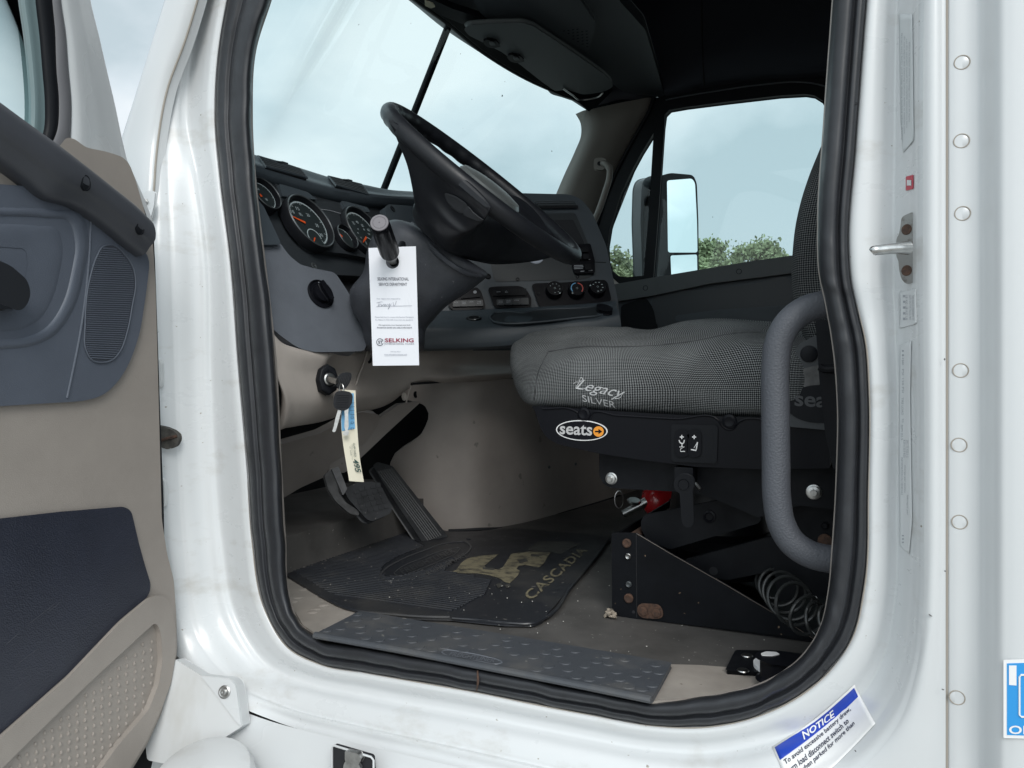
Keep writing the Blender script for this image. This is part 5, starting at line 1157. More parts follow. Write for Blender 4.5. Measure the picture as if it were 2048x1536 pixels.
# badge
def ell(cx_, cy_, rx_, ry_, n=48, rot=0.0):
    r_ = math.radians(rot); return [(cx_ + rx_ * math.cos(a) * math.cos(r_) - ry_ * math.sin(a) * math.sin(r_), cy_ + rx_ * math.cos(a) * math.sin(r_) + ry_ * math.sin(a) * math.cos(r_)) for a in np.linspace(0, 2 * math.pi, n, endpoint=False)]
bd = slab('maker_badge', ell(1163.5, 861, 51.5, 20.5, rot=2.5), SPn, 0.004, M['white'], pan, off=0.0145)
slab('badge_field', ell(1163.5, 861, 49.3, 18.6, rot=2.5), SPn, 0.003, M['gloss'], bd, off=0.0149)
m = MB(); ptext(m, 'seats', SPn, (1119,868.5), (1184,871.5), (1120,848), off=0.0155, bold=True); m.build('badge_lettering', mat('badge_silver', (0.5, 0.5, 0.5), 0.4), bd)
M['orange'] = mat('badge_orange', (0.85, 0.32, 0.03), 0.4)
slab('badge_dot', ell(1197, 863, 10.5, 10.5, 30), SPn, 0.003, M['orange'], bd, off=0.0155)
m = MB(); addslab(m, [(1190,861.6),(1197,861.6),(1197,858),(1204,863),(1197,868),(1197,864.4),(1190,864.4)], SPn, 0.001, 0.0162); m.build('badge_arrow', M['gloss'], bd)
# switch plate with rockers
spl = slab('switch_plate', rnd([(1346,850),(1431,852),(1434,856),(1432,922),(1428,925),(1348,922),(1344,918),(1344,853)], 5), SPn, 0.01, M['black'], pan, off=0.016, bevel=0.003)
for k, (x0, x1) in enumerate([(1352, 1375), (1377, 1399.5), (1402, 1424)]):
    rk = slab('rocker_switch', rnd([(x0,861),(x1,862),(x1,912),(x0,911)], 11), SPn, 0.012, M['gloss'] if k < 2 else M['black'], spl, off=0.020 if k < 2 else 0.0165, bevel=0.003)
    if k < 2:
        m = MB(); o_ = 0.0205; cx_ = (x0 + x1) / 2
        addslab(m, [(cx_-4,873),(cx_+4,873),(cx_+4,875),(cx_-4,875)], SPn, 0.0004, o_); addslab(m, [(cx_-1,870),(cx_+1,870),(cx_+1,872.8),(cx_-1,872.8)], SPn, 0.0004, o_); addslab(m, [(cx_-1,875.2),(cx_+1,875.2),(cx_+1,878),(cx_-1,878)], SPn, 0.0004, o_)
        if k == 0:
            m.tube([SPn.at(x, y, o_) for x, y in [(1358,880),(1361,886),(1366,887),(1369,880)]], 0.0011, 5, n=12); m.tube([SPn.at(x, y, o_) for x, y in [(1364,888),(1364,894)]], 0.0011, 5); m.tube([SPn.at(x, y, o_) for x, y in [(1359,894),(1369,894),(1361,898),(1361,903),(1370,903)]], 0.0009, 5)
        else:
            m.tube([SPn.at(x, y, o_) for x, y in [(1395,884),(1393,897),(1392,901),(1382,899)]], 0.0013, 5); m.tube([SPn.at(x, y, o_) for x, y in [(1395,884),(1388,896)]], 0.0006, 5)
        m.build('rocker_symbol', M['white'], spl)
# side shroud behind the cushion, with its embossed mark
ss = slab('side_shroud', rnd([(1598,690),(1640,668),(1672,660),(1672,860),(1560,850),(1530,842),(1560,800),(1585,740)], 6), SPn, 0.03, M['face'], seat, off=0.020, bevel=0.005)
slab('shroud_patch', rnd([(1592,742),(1640,730),(1640,770),(1600,778),(1590,768)], 8), SPn, 0.004, mat('worn_plastic', (0.12, 0.12, 0.12), 0.5, var=0.6, vscale=40), ss, off=0.0215, bevel=0.001)
slab('embossed_oval', [p for p in ell(1640, 808, 66, 36, 48)], SPn, 0.006, M['black'], ss, off=0.0225, bevel=0.002)
m = MB(); ptext(m, 'seats', SPn, (1589,812), (1690,818), (1590,786), off=0.0235, bold=True); m.build('embossed_lettering', mat('emboss_grey', (0.05, 0.053, 0.058), 0.5), ss)
m = MB(); m.lathe(SPn.at(1618, 708, 0.021), (0, -1, 0), [(0.015, 0), (0.014, 0.004), (0.008, 0.006), (0, 0.006)], 24); m.build('recline_pivot', M['black'], ss)
# tall bracket beside the seat and the belt webbing
bp_ = Plane((0, 0.20, 0), (-0.1, -1, 0))
tb = slab('belt_bracket', rnd([(1632,640),(1690,640),(1700,930),(1668,938),(1652,870),(1640,760)], 4), bp_, 0.03, M['black'], seat, bevel=0.003)
m = MB(); m.tube([bp_.at(x, y, 0.012) for x, y in [(1639,734),(1645,737),(1680,737)]], 0.006, 8, n=10); m.build('bracket_bolt', M['black'], tb)
# suspension: top rail
M['steelb'] = mat('painted_steel', (0.010, 0.011, 0.0135), 0.5, var=0.3, vscale=18, rvar=0.1, spec=0.12)
RP = Plane((0, 0.365, 0), (0, -1, 0))
rail = slab('top_rail', rnd([(1199,903),(1290,916),(1400,932),(1523,936),(1680,934),(1680,1020),(1600,1010),(1516,1034),(1441,1002),(1390,985),(1219,975),(1205,965),(1199,950)], [2,0,0,0,0,0,0,4,0,0,8,8,8]), RP, 0.40, M['steelb'], seat, bevel=0.002)
for x, y, r_ in [(1223, 957, 0.010), (1628, 984, 0.011)]:
    m = MB(); c = RP.at(x, y, 0.0); m.lathe(c, (0, -1, 0), [(r_ * 1.25, 0), (r_ * 1.25, 0.002), (r_, 0.003), (r_, 0.009), (r_ * 0.55, 0.010), (r_ * 0.5, 0.014), (0, 0.014)], 6 if False else 24); m.build('rail_bolt', M['metal'], rail)
# side upright at the rear
up2 = slab('rear_upright', [(1600,990),(1680,985),(1690,1190),(1560,1200),(1540,1080),(1580,1010)], Plane((0, 0.42, 0), (0, -1, 0)), 0.02, M['steelb'], seat, bevel=0.002)
for x, y, r_, mt in [(1650, 1051, 0.007, 'metal'), (1650, 1081, 0.013, 'rust')]:
    m = MB(); m.lathe(Plane((0, 0.42, 0), (0, -1, 0)).at(x, y, 0.001), (0, -1, 0), [(r_, 0), (r_, 0.004), (r_ * 0.6, 0.006), (0, 0.006)], 14); m.build('upright_bolt', M['steelb'] if mt == 'metal' else M['rust'], up2)
# scissor links
LP = Plane((0, 0.41, 0), (0, -1, 0)); LQ = Plane((0, 0.43, 0), (0, -1, 0))
l1 = slab('scissor_link', rnd([(1283,1040),(1291,1030),(1441,1001),(1523,1036),(1516,1046),(1340,1098),(1295,1080),(1283,1058)], [8,8,3,3,3,6,8,8]), LP, 0.012, M['steelb'], seat, bevel=0.002)
m = MB(); m.lathe(LP.at(1419, 1033, 0.0), (0, -1, 0), [(0.0125, 0), (0.0125, 0.004), (0.009, 0.005), (0.007, 0.003), (0, 0.003)], 12); m.build('link_pivot', M['gloss'], l1)
l2 = slab('scissor_link', rnd([(1369,1120),(1532,1076),(1600,1066),(1620,1100),(1600,1130),(1455,1160),(1400,1150)], 4), LQ, 0.012, M['steelb'], seat, bevel=0.002)
m = MB(); m.lathe(LQ.at(1427, 1142, 0.0), (0, -1, 0), [(0.0085, 0), (0.0085, 0.0008), (0, 0.0008)], 18); m.build('link_hole', M['dark'], l2)
m = MB(); m.tube([P(1330, 1105, Y=0.55), P(1392, 1080, Y=0.6)], 0.028, 18); m.build('damper', M['steelb'], seat)
m = MB(); m.lathe((-0.33, 0.63, 1.30), (0, 0, 1), [(0.11, 0), (0.115, 0.06), (0.10, 0.08), (0.115, 0.10), (0.105, 0.16), (0.1, 0.2)], 32); m.build('air_spring', M['wheel'], seat)
# base side plate
BP = Plane((0, 0.362, 0), (0, -1, 0))
base = slab('base_plate', [(1224,1067),(1273,1067),(1337,1105),(1445,1166),(1557,1232),(1626,1277),(1450,1257),(1287,1238),(1240,1235),(1225,1216)], BP, 0.004, mat('base_paint', (0.008, 0.009, 0.0115), 0.5, spec=0.12, var=0.4, vscale=14, rvar=0.12, specks=(0.22, 0.16, 0.11), speck_scale=75, speck_amt=0.02), seat, bevel=0.001)
m = MB(); m.tube([BP.at(x, y, 0.0006) for x, y in [(1273,1067),(1337,1105),(1445,1166),(1557,1232),(1626,1277)]], 0.0008, 5); m.build('plate_edge', mat('bare_edge', (0.12, 0.10, 0.085), 0.5), base)
m = MB(); m.tube([BP.at(1272.5, 1069, 0.0002), BP.at(1273.5, 1235, 0.0002)], 0.0009, 5); m.build('plate_fold', M['dark'], base)
for x, y, r_, mt in [(1254,1086,.0092,'rust'), (1257,1112,.0062,'metal'), (1258,1168,.0062,'ring'), (1258,1196,.0095,'rust')]:
    m = MB(); m.lathe(BP.at(x, y, 0.0), (0, -1, 0), [(r_, 0), (r_, 0.004), (r_ * 0.75, 0.0055), (r_ * 0.5, 0.0045), (0, 0.0045)], 14); m.build('plate_bolt', M[mt], base)
sb_ = slab('rust_bracket', rnd([(1276,1212),(1284,1208),(1316,1210),(1324,1220),(1325,1234),(1314,1237),(1284,1235),(1275,1226)], 6), BP, 0.003, M['rust'], base, off=0.004, bevel=0.001)
for x, y in [(1287, 1222), (1313, 1225)]:
    m = MB(); m.lathe(BP.at(x, y, 0.004), (0, -1, 0), [(0.009, 0), (0.009, 0.003), (0.006, 0.004), (0, 0.003)], 12); m.build('bracket_bolt', M['rust'], sb_)
m = MB(); m.lathe(BP.at(1267, 1224, 0.0), (0, -1, 0), [(0.0035, 0), (0, 0.0003)], 12); m.build('plate_hole', M['dark'], base)
# front channel of the base, far side plate, cross tube
X0_ = P(1224, 1067, Y=0.362).x; zt = P(1224, 1067, Y=0.362).z
m = MB(); m.box((X0_ + 0.002, 0.60, (zt + FZ) / 2 - 0.002), (0.004, 0.46, zt - FZ - 0.004)); m.build('base_front', M['steelb'], seat)
m = MB(); m.prism([(X0_, 0.84, FZ), (X0_, 0.84, zt), (X0_ + 0.06, 0.84, zt), (X0_ + 0.46, 0.84, FZ)], (0, 0.004, 0)); m.build('base_far_plate', M['steelb'], seat)
m = MB(); m.box((X0_ + 0.2, 0.6, FZ + 0.006), (0.4, 0.46, 0.01)); m.build('base_floor', M['steelb'], seat)
m = MB(); m.tube([(X0_ + 0.035, 0.37, zt - 0.012), (X0_ + 0.035, 0.83, zt - 0.012)], 0.011, 14); m.build('cross_tube', M['rust'], seat)
m = MB(); m.box((-0.2, 0.6, 1.52), (0.34, 0.36, 0.04)); m.build('upper_frame', M['steelb'], seat)
# height lever
HL = Plane((0, 0.335, 0), (0.1, -1, 0))
lv2 = slab('slide_lever', rnd([(1350,968),(1353,957),(1362,951),(1374,951),(1384,957),(1387,968),(1382,980),(1385,1040),(1382,1050),(1376,1053),(1369,1050),(1366,1040),(1362,985),(1353,980)], [6,6,6,6,6,6,4,6,6,6,6,6,4,6]), HL, 0.012, M['black'], seat, off=0.02, bevel=0.003, seg=3)
m = MB(); m.lathe(HL.at(1367, 969, 0.020), HL.n, [(0.0105, 0), (0.0100, 0.002), (0.009, 0.001), (0.0, 0.001)], 24); m.build('lever_boss', M['black'], lv2)
m = MB(); m.box(P(1372, 948, Y=0.345), (0.035, 0.04, 0.03)); m.build('lever_block', M['black'], lv2)
m = MB(); m.tube([P(1391, 966, Y=0.33), P(1401, 979, Y=0.325)], 0.003, 8); m.build('lever_pin', M['metal'], lv2)
# grey textured entry handle on the pillar, in front of the seat
M['hgrip'] = mat('handle_grey', (0.072, 0.078, 0.092), 0.55, bump=0.55, bscale=330, btype='voronoi')
hp_ = [(1740,607,.10),(1690,606,.09),(1648,609,.08),(1610,620,.07),(1577,646,.062),(1557,685,.06),(1551,735,.06),(1551,820,.06),(1552,920,.06),(1554,1000,.06),(1562,1045,.062),(1583,1083,.066),(1617,1107,.072),(1660,1118,.08),(1700,1121,.09),(1740,1122,.10)]
m = MB(); m.tube([P(x, y, Y=Y_) for x, y, Y_ in hp_], 0.0205, 24, n=110); m.build('entry_handle', M['hgrip'], truck)
# ------------------------------------------------------------------ floor things
FP = Plane((0, 0, FZ), (0, 0, 1))
def fp(x, y, o=0.0): return FP.at(x, y, o)
M['kick'] = mat('kick_plate_tan', (0.36, 0.325, 0.29), 0.5, var=0.25, vscale=12, specks=(0.16, 0.14, 0.12), speck_scale=50, speck_amt=0.02)
kp = slab('kick_plate', rnd([(566,1144),(575,1150),(640,1188),(712,1222),(700,1240),(640,1272),(606,1250),(584,1212),(572,1160)], 3), FP, 0.004, M['kick'], truck, off=0.005, bevel=0.001)
for x, y in [(608,1179),(597,1195),(632,1218),(646,1210),(626,1224),(587,1203)]:
    m = MB(); c = fp(x, y, 0.005); m.lathe(c, (0, 0, 1), [(0.011, 0), (0.009, 0.001), (0.006, 0.0016), (0, 0.0016)], 20); m.build('tread_stud', M['kick'], kp)
slab('kick_plate', rnd([(1320,1328),(1400,1330),(1500,1338),(1590,1346),(1560,1358),(1530,1370),(1440,1392),(1300,1402)], 3), FP, 0.004, M['kick'], truck, off=0.005, bevel=0.001)
# step strip
M['strip'] = mat('tread_strip_grey', (0.062, 0.068, 0.078), 0.5, col2=(0.12,0.115,0.108), vlo=0.5, vhi=0.85, vscale=14, vdetail=8, rvar=0.1, bump=0.2, bscale=300, specks=(0.22, 0.21, 0.19), speck_scale=60, speck_amt=0.03)
TL, TR, BR, BL = (720,1222), (1343,1325), (1304,1396), (630,1268)
stp = slab('tread_strip', rnd([TL, (1030,1272), TR, BR, (960,1327), BL], [3,0,3,3,0,3]), FP, 0.008, M['strip'], truck, off=0.014, bevel=0.003)
# rolled front lip
l_ = [fp(630,1270,0.012), fp(800,1300,0.012), fp(960,1331,0.012), fp(1130,1364,0.012), fp(1303,1399,0.012)]
m = MB(); m.tube(l_, 0.0075, 10, n=50, squash=0.8); m.build('strip_lip', M['strip'], stp)
def st_(s_, t_):
    a = np.array(TL) * (1 - s_) + np.array(TR) * s_; b = np.array(BL) * (1 - s_) + np.array(BR) * s_; return tuple(a * (1 - t_) + b * t_)
for k in range(19):
    for j, t_ in enumerate((0.13, 0.31, 0.49, 0.67, 0.82)):
        s_ = (k + 0.35 + 0.42 * (j % 2) + 0.13 * ((k * 7 + j * 3) % 3 - 1)) / 19
        if (k + j) % 3 == 2 or s_ > 0.985 or (0.44 < s_ < 0.63 and t_ > 0.7) or (0.5 < s_ < 0.6 and t_ > 0.4 and j == 3): continue
        m = MB(); m.lathe(fp(*st_(s_, t_), 0.0138), (0, 0, 1), [(0.0105, 0), (0.0092, 0.0014), (0.0078, 0.0012), (0.006, 0.0014), (0, 0.0014)], 18); m.build('tread_stud', M['strip'], stp)
m = MB(); m.tube([fp(x, y, 0.0142) for x, y in [(884,1304),(888,1301),(930,1305),(975,1314),(999,1321),(1004,1325),(996,1328),(960,1323),(915,1316),(890,1309)]], 0.0011, 6, closed=True, n=50)
ptext(m, 'FREIGHTLINER', FP, (897,1311), (988,1325), (903,1303.5), off=0.0152, bold=True); m.build('strip_badge', mat('strip_emboss', (0.13, 0.14, 0.16), 0.45), stp)
# rubber mat
M['matr'] = mat('mat_rubber', (0.018, 0.020, 0.025), 0.45, col2=(0.055,0.052,0.048), vlo=0.48, vhi=0.8, vdetail=9, vscale=6, rvar=0.12, specks=(0.16, 0.15, 0.14), speck_scale=85, speck_amt=0.035)
mo = [(560,1098),(572,1097),(640,1076),(700,1056),(760,1042),(830,1045),(900,1064),(960,1062),(1030,1056),(1120,1064),(1207,1071),(1221,1075),(1190,1115),(1140,1175),(1085,1238),(1066,1246),(1010,1245),(960,1240),(900,1234),(850,1233),(780,1228),(715,1221),(660,1201),(620,1178),(570,1148),(556,1140)]
flmat = thing('floor_mat', 'black ribbed rubber floor mat with gold truck picture under the pedals', 'floor mat', fp(860, 1150))
fm = slab('mat_body', rnd(mo, 6), FP, 0.007, M['matr'], flmat, off=0.011, bevel=0.002)
# raised border along the near edge
m = MB(); m.tube([fp(x, y, 0.0095) for x, y in [(640,1190),(715,1221),(780,1228),(850,1233),(900,1234)]], 0.0055, 8, n=30, squash=0.7); m.tube([fp(x, y, 0.0095) for x, y in [(905,1236),(960,1240),(1010,1245),(1066,1246),(1085,1238),(1140,1175),(1190,1115),(1218,1077)]], 0.0045, 8, n=40, squash=0.7); m.build('mat_border', M['matr'], flmat)
# ribs
def inside(x, y, poly):
    c = False; n = len(poly)
    for i in range(n):
        (x0, y0), (x1, y1) = poly[i], poly[i - 1]
        if (y0 > y) != (y1 > y) and x < (x1 - x0) * (y - y0) / (y1 - y0) + x0: c = not c
    return c
rib_area = [(575,1100),(700,1062),(760,1050),(800,1056),(830,1090),(850,1100),(905,1085),(945,1084),(890,1150),(985,1170),(970,1200),(910,1232),(850,1228),(720,1216),(660,1196),(620,1172),(576,1145)]
oval_out = [(762,1155),(768,1140),(800,1120),(850,1100),(900,1085),(925,1083),(940,1090),(935,1105),(900,1125),(860,1145),(800,1160),(775,1162)]
m = MB()
for k in range(60):
    Y0 = P(900, 1232, Z=FZ).y; Yk = Y0 + 0.0 + k * 0.0125; seg = None
    xs_ = np.linspace(-1.75, -0.4, 300); run = []
    for X_ in xs_:
        Yc = Yk + 0.05 * (X_ + 0.9) * 0.6 - 0.10 * max(0, -1.0 - X_) ** 1.3
        p = Vector((X_, Yc, FZ)); q = p - CAM; r_ = q.x * CY + q.y * SY; dd = -q.x * SY + q.y * CY
        if dd <= 0.1: ok = False
        else:
            x_, y_ = 1024 + FPX * r_ / dd, HY - FPX * q.z / dd; ok = inside(x_, y_, rib_area) and not inside(x_, y_, oval_out)
        if ok: run.append((X_, Yc, FZ + 0.0112))
        if (not ok or X_ == xs_[-1]) and run:
            if len(run) > 3:
                a = np.array(run); w_ = np.array([0, 0.0032, 0]); hh = np.array([0, 0, 0.0022]); m.grid(np.array([a - w_, a - w_ * 0.4 + hh, a + w_ * 0.4 + hh, a + w_])[:, sorted(set(list(range(0, len(run), 5)) + [len(run) - 1]))])
            run = []
rb = m.build('mat_ribs', M['matr'], fm); rb['kind'] = 'stuff'
M['gold'] = mat('worn_gold_print', (0.21, 0.185, 0.12), 0.6, col2=(0.045, 0.042, 0.035), vscale=34, vdetail=8, vlo=0.47, vhi=0.66)
M['goldd'] = mat('faded_print', (0.075, 0.073, 0.065), 0.55, var=0.5, vscale=30)
tk = MB()
body = [(900,1144),(912,1140),(922,1126),(934,1117),(955,1112),(997,1108),(985,1118),(969,1131),(972,1136),(996,1139),(1006,1134),(1016,1118),(1023,1107),(1060,1103),(1101,1105),(1095,1113),(1088,1126),(1079,1134),(1064,1132),(1050,1129),(1038,1131),(1033,1137),(1040,1142),(1036,1150),(1026,1160),(1019,1166),(1008,1163),(1002,1158),(980,1150),(955,1146),(925,1146)]
addslab(tk, body, FP, 0.0006, 0.0122); fmd = tk.build('truck_picture', M['gold'], fm)
for q in [[(1035,1120),(1052,1116),(1056,1122),(1040,1126)], [(992,1168),(1002,1166),(1008,1172),(996,1176)], [(1010,1170),(1019,1168),(1022,1173),(1013,1177)], [(965,1134),(990,1136),(988,1140),(966,1138)], [(1062,1108),(1080,1109),(1078,1113),(1061,1112)]]: m = MB(); addslab(m, q, FP, 0.0004, 0.0128); m.build('picture_detail', M['goldd'], fmd)
m = MB(); addslab(m, [(1054,1098),(1078,1083),(1140,1082),(1160,1088),(1120,1108),(1106,1104),(1060,1101)], FP, 0.0004, 0.0118); m.build('faded_block', M['goldd'], fm)
m = MB(); ptext(m, 'CASCADIA', FP, (1064,1201), (1176,1101), (1045,1189), off=0.0122, bold=True, spacing=1.1); m.build('mat_lettering', M['gold'], fm)
m = MB(); m.tube([fp(x, y, 0.012) for x, y in oval_out], 0.0028, 8, closed=True, n=80, squash=0.6)
m.tube([fp(x, y, 0.012) for x, y in [(790,1148),(800,1136),(850,1114),(900,1098),(917,1096),(915,1104),(880,1122),(830,1142),(800,1152)]], 0.0018, 8, closed=True, n=60, squash=0.6)
ptext(m, 'FREIGHTLINER', FP, (806,1148), (912,1104), (798,1139), off=0.0135, bold=True, spacing=1.15)
ptext(m, 'RUNS SMART', FP, (858,1151), (936,1112), (850,1143), off=0.0135, bold=True, spacing=1.15); m.build('mat_emblem', mat('rubber_emboss', (0.05, 0.052, 0.056), 0.35), fm)
# pale foam scrap at the seat foot, scattered grit
m = MB(); rg = np.random.RandomState(11)
for k in range(26):
    c = fp(1222 + rg.normal(0, 7), 1227 + rg.normal(0, 3.0), 0.004 + abs(rg.normal(0, .003))); r_ = rg.uniform(.003, .007); m.lathe(c, rg.normal(0, 1, 3), [(0.001, -r_ * .6), (r_, 0), (r_ * .7, r_ * .4), (0.0005, r_ * .6)], 6)
tag(m.build('foam_scrap', mat('foam_crumbs', (0.42, 0.36, 0.29), 0.95, var=0.5, vscale=200)), 'torn beige foam scrap on the floor at the front corner of the seat base', 'scrap')
m = MB()
for k in range(80):
    x, y = rg.uniform(760, 1560), rg.uniform(1140, 1340)
    if y > 1215 + (x - 700) * 0.17: continue
    c = fp(x, y, 0.013 if x < 1100 else 0.001); r_ = rg.uniform(.0005, .0014); m.lathe(c, (0, 0, 1), [(r_, 0), (r_ * .7, r_), (0, r_)], 5)
tag(m.build('floor_grit', mat('grit', (0.55, 0.54, 0.5), 0.8)), None, None, kind='stuff')
# disconnect switch on its black plate
dp = slab('switch_mount', rnd([(1472,1300),(1560,1302),(1640,1312),(1640,1352),(1452,1340)], 4), FP, 0.01, M['steelb'], truck, off=0.012, bevel=0.002)
for x, y in [(1494, 1311), (1486, 1341)]:
    m = MB(); m.lathe(fp(x, y, 0.012), (0, 0, 1), [(0.010, 0), (0.009, 0.0015), (0.004, 0.0025), (0, 0.002)], 20); m.build('mount_screw', M['metal'], dp)
m = MB(); c = fp(1560, 1336, 0.012); m.lathe(c, (0, 0, 1), [(0.042, 0), (0.042, 0.006), (0.038, 0.008), (0.03, 0.008)], 40); m.build('switch_dial', M['white'], dp)
KT = FP.shift(0.050)
kbn = slab('rotary_knob', rnd([(1519,1309),(1532,1302),(1558,1305),(1592,1315),(1604,1323),(1584,1331),(1545,1326),(1521,1317)], 7), KT, 0.034, M['gloss'], dp, bevel=0.007, seg=4)
slab('knob_flag', rnd([(1521,1307),(1532,1302.5),(1552,1303.5),(1560,1308),(1545,1311),(1524,1310)], 3), KT, 0.002, M['white'], kbn, off=0.0012)
# ------------------------------------------------------------------ pedals
M['pedal'] = mat('pedal_rubber', (0.038, 0.040, 0.044), 0.5, var=0.4, vscale=30, specks=(0.16, 0.15, 0.14), speck_scale=160, speck_amt=0.03)
AP = plane3(P(872, 1084, X=-1.16), P(772, 928, X=-1.36), P(850, 1088, X=-1.165))
AP = Plane(P(830, 1020, X=-1.235), (0.80, -0.32, 0.62))
acc = slab('accelerator_pedal', rnd([(748,932),(756,926),(784,934),(893,1072),(890,1080),(858,1091),(850,1088),(800,1014)], 3), AP, 0.03, M['pedal'], truck, bevel=0.004)
for k in range(7):
    t_ = (k + 0.6) / 7.4; a = (750 + 32 * t_, 938 - 6 * t_); b = (856 + 32 * t_, 1085 - 12 * t_)
    m = MB(); m.tube([AP.at(a[0] + (b[0] - a[0]) * s_, a[1] + (b[1] - a[1]) * s_, 0.001) for s_ in (0.03, 0.35, 0.36, 0.44, 0.45, 0.98)], 0.0022, 6); m.build('pedal_rib', M['pedal'], acc)
BPp = Plane(P(735, 1000, X=-1.19), (0.86, -0.38, 0.42))
brk = slab('brake_pedal', rnd([(692,980),(717,968),(748,967),(761,977),(781,1015),(778,1024),(744,1039),(735,1035),(700,996)], 5), BPp, 0.028, M['pedal'], truck, bevel=0.005, seg=3)
for i in range(5):
    for j in range(5):
        x = 712 + i * 11 + j * 4.2; y = 980 + j * 10.5 - i * 2.5 + (2 if i == 0 else 0)
        if x < 705 or y > 1028: continue
        slab('tread_block', rnd([(x-4.6,y-3.8),(x+4.4,y-4.6),(x+5.6,y+3.4),(x-3.4,y+4.4)], 1), BPp, 0.003, M['pedal'], brk, off=0.0025, bevel=0.0008)
ar = Plane(P(675, 975, X=-1.24), (0.8, -0.55, 0.2))
slab('pedal_arm', rnd([(664,938),(677,934),(694,978),(686,990),(674,962)], 2), ar, 0.012, mat('arm_grey', (0.13, 0.13, 0.135), 0.5, var=0.4, vscale=50), brk, off=0.01, bevel=0.002)
slab('pedal_arm', rnd([(650,951),(663,940),(672,962),(676,985),(690,1005),(716,1022),(718,1030),(700,1026),(673,1003),(657,978)], 4), ar, 0.014, mat('worn_arm', (0.07, 0.07, 0.072), 0.55, var=0.6, vscale=40), brk, bevel=0.002)
cl = Plane(P(770, 840, X=-1.33), (0.75, -0.45, 0.5))
cp_ = slab('parking_pedal', rnd([(722,842),(742,826),(760,830),(775,850),(768,856),(740,852)], 4), cl, 0.02, M['black'], truck, bevel=0.003)
slab('pedal_pad', rnd([(759,833),(778,828),(792,846),(776,854)], 2), cl, 0.006, mat('pad_pattern', (0.13, 0.13, 0.13), 0.6, var=0.9, vscale=260), cp_, off=0.012, bevel=0.001)
# ------------------------------------------------------------------ fire extinguisher lying behind the seat base
fe = thing('fire_extinguisher', 'red fire extinguisher lying on the floor behind the front of the seat base', 'extinguisher', P(1300, 1010, Y=1.0))
a = P(1296, 1003, Y=0.96); b = P(1420, 990, Y=1.12); dv = (b - a).normalized()
m = MB(); m.lathe(a, dv, [(0.0, -0.012), (0.02, -0.010), (0.040, 0.004), (0.047, 0.022), (0.047, 0.30), (0.03, 0.33), (0, 0.33)], 32); m.build('cylinder', mat('extinguisher_red', (0.45, 0.015, 0.02), 0.25, coat=0.4), fe)
m = MB(); m.lathe(a + dv * 0.085, dv, [(0.0475, 0), (0.0475, 0.12)], 32); m.build('label_band', M['greyp'], fe)
h0 = P(1246, 1028, Y=0.93)
m = MB(); m.tube([h0, h0 + (a - h0) * 0.55, a + dv * -0.004], [0.010, 0.012, 0.014], 14); m.build('valve', M['metal'], fe)
m = MB(); m.lathe(P(1268, 1004, Y=0.94), (0.2, -0.3, 1), [(0.019, 0), (0.020, 0.004), (0.016, 0.007), (0, 0.007)], 24); m.build('valve_cap', M['metal'], fe)
rc = P(1238, 999, Y=0.92); m = MB(); m.tube([rc + Vector((0.9, .4, 0)).normalized() * (0.012 * math.cos(s_)) + Vector((0, 0, 1)) * (0.024 * math.sin(s_)) for s_ in np.linspace(0, 2 * math.pi, 24, endpoint=False)], 0.0014, 6, closed=True); m.build('safety_ring', M['metal'], fe)
# ------------------------------------------------------------------ coiled air hose
cpts = cr([P(x, y, Y=Y_) for x, y, Y_ in [(1540,1162,.46),(1556,1176,.40),(1574,1192,.34),(1592,1212,.28),(1622,1238,.25),(1660,1243,.23),(1700,1235,.20),(1740,1228,.18)]], 400)
L_ = []; nn_ = 400
for i in range(nn_):
    p = cpts[i]; t = cpts[min(i + 1, nn_ - 1)] - cpts[max(i - 1, 0)]; t /= np.linalg.norm(t); u = np.cross(t, (0, 1.0, 0.2)); u /= np.linalg.norm(u); v = np.cross(t, u)
    ph_ = i / nn_ * 2 * math.pi * 10; rr = 0.033 * (0.85 + 0.25 * math.sin(i / nn_ * 5)); L_.append(p + rr * (math.cos(ph_) * u + math.sin(ph_) * v))
m = MB(); m.tube(L_, 0.0033, 8); tag(m.build('air_hose', mat('hose_grey', (0.035, 0.037, 0.037), 0.2)), 'black coiled air hose lying by the door seal at the rear of the seat base', 'hose')
# ------------------------------------------------------------------ paper tag hanging on the lever
TP = Plane(P(786, 522, d=1.575), (0.45, -0.89, 0.0))
tg = thing('service_tag', 'white printed paper service tag hanging from the ribbed lever knob', 'tag', P(786, 522, d=1.575))
M['paper'] = mat('tag_paper', (0.80, 0.82, 0.87), 0.6)
A4 = [(737,496),(831.7,492.5),(838.3,730.5),(745.6,731.5)]; hx, hy, hr = 785, 524, 13.2
n_ = 64; out_, in_ = [], []
for k in range(n_):
    a = 2 * math.pi * k / n_; dx, dy = math.cos(a), math.sin(a); best = 1e9
    for i in range(4):
        (x0, y0), (x1, y1) = A4[i], A4[(i + 1) % 4]; ex, ey = x1 - x0, y1 - y0; det = dx * ey - dy * ex
        if abs(det) < 1e-9: continue
        t = ((x0 - hx) * ey - (y0 - hy) * ex) / det; s_ = ((x0 - hx) * dy - (y0 - hy) * dx) / det
        if t > 0 and -1e-6 <= s_ <= 1 + 1e-6: best = min(best, t)
    out_.append((hx + dx * best, hy + dy * best)); in_.append((hx + dx * hr, hy + dy * hr))
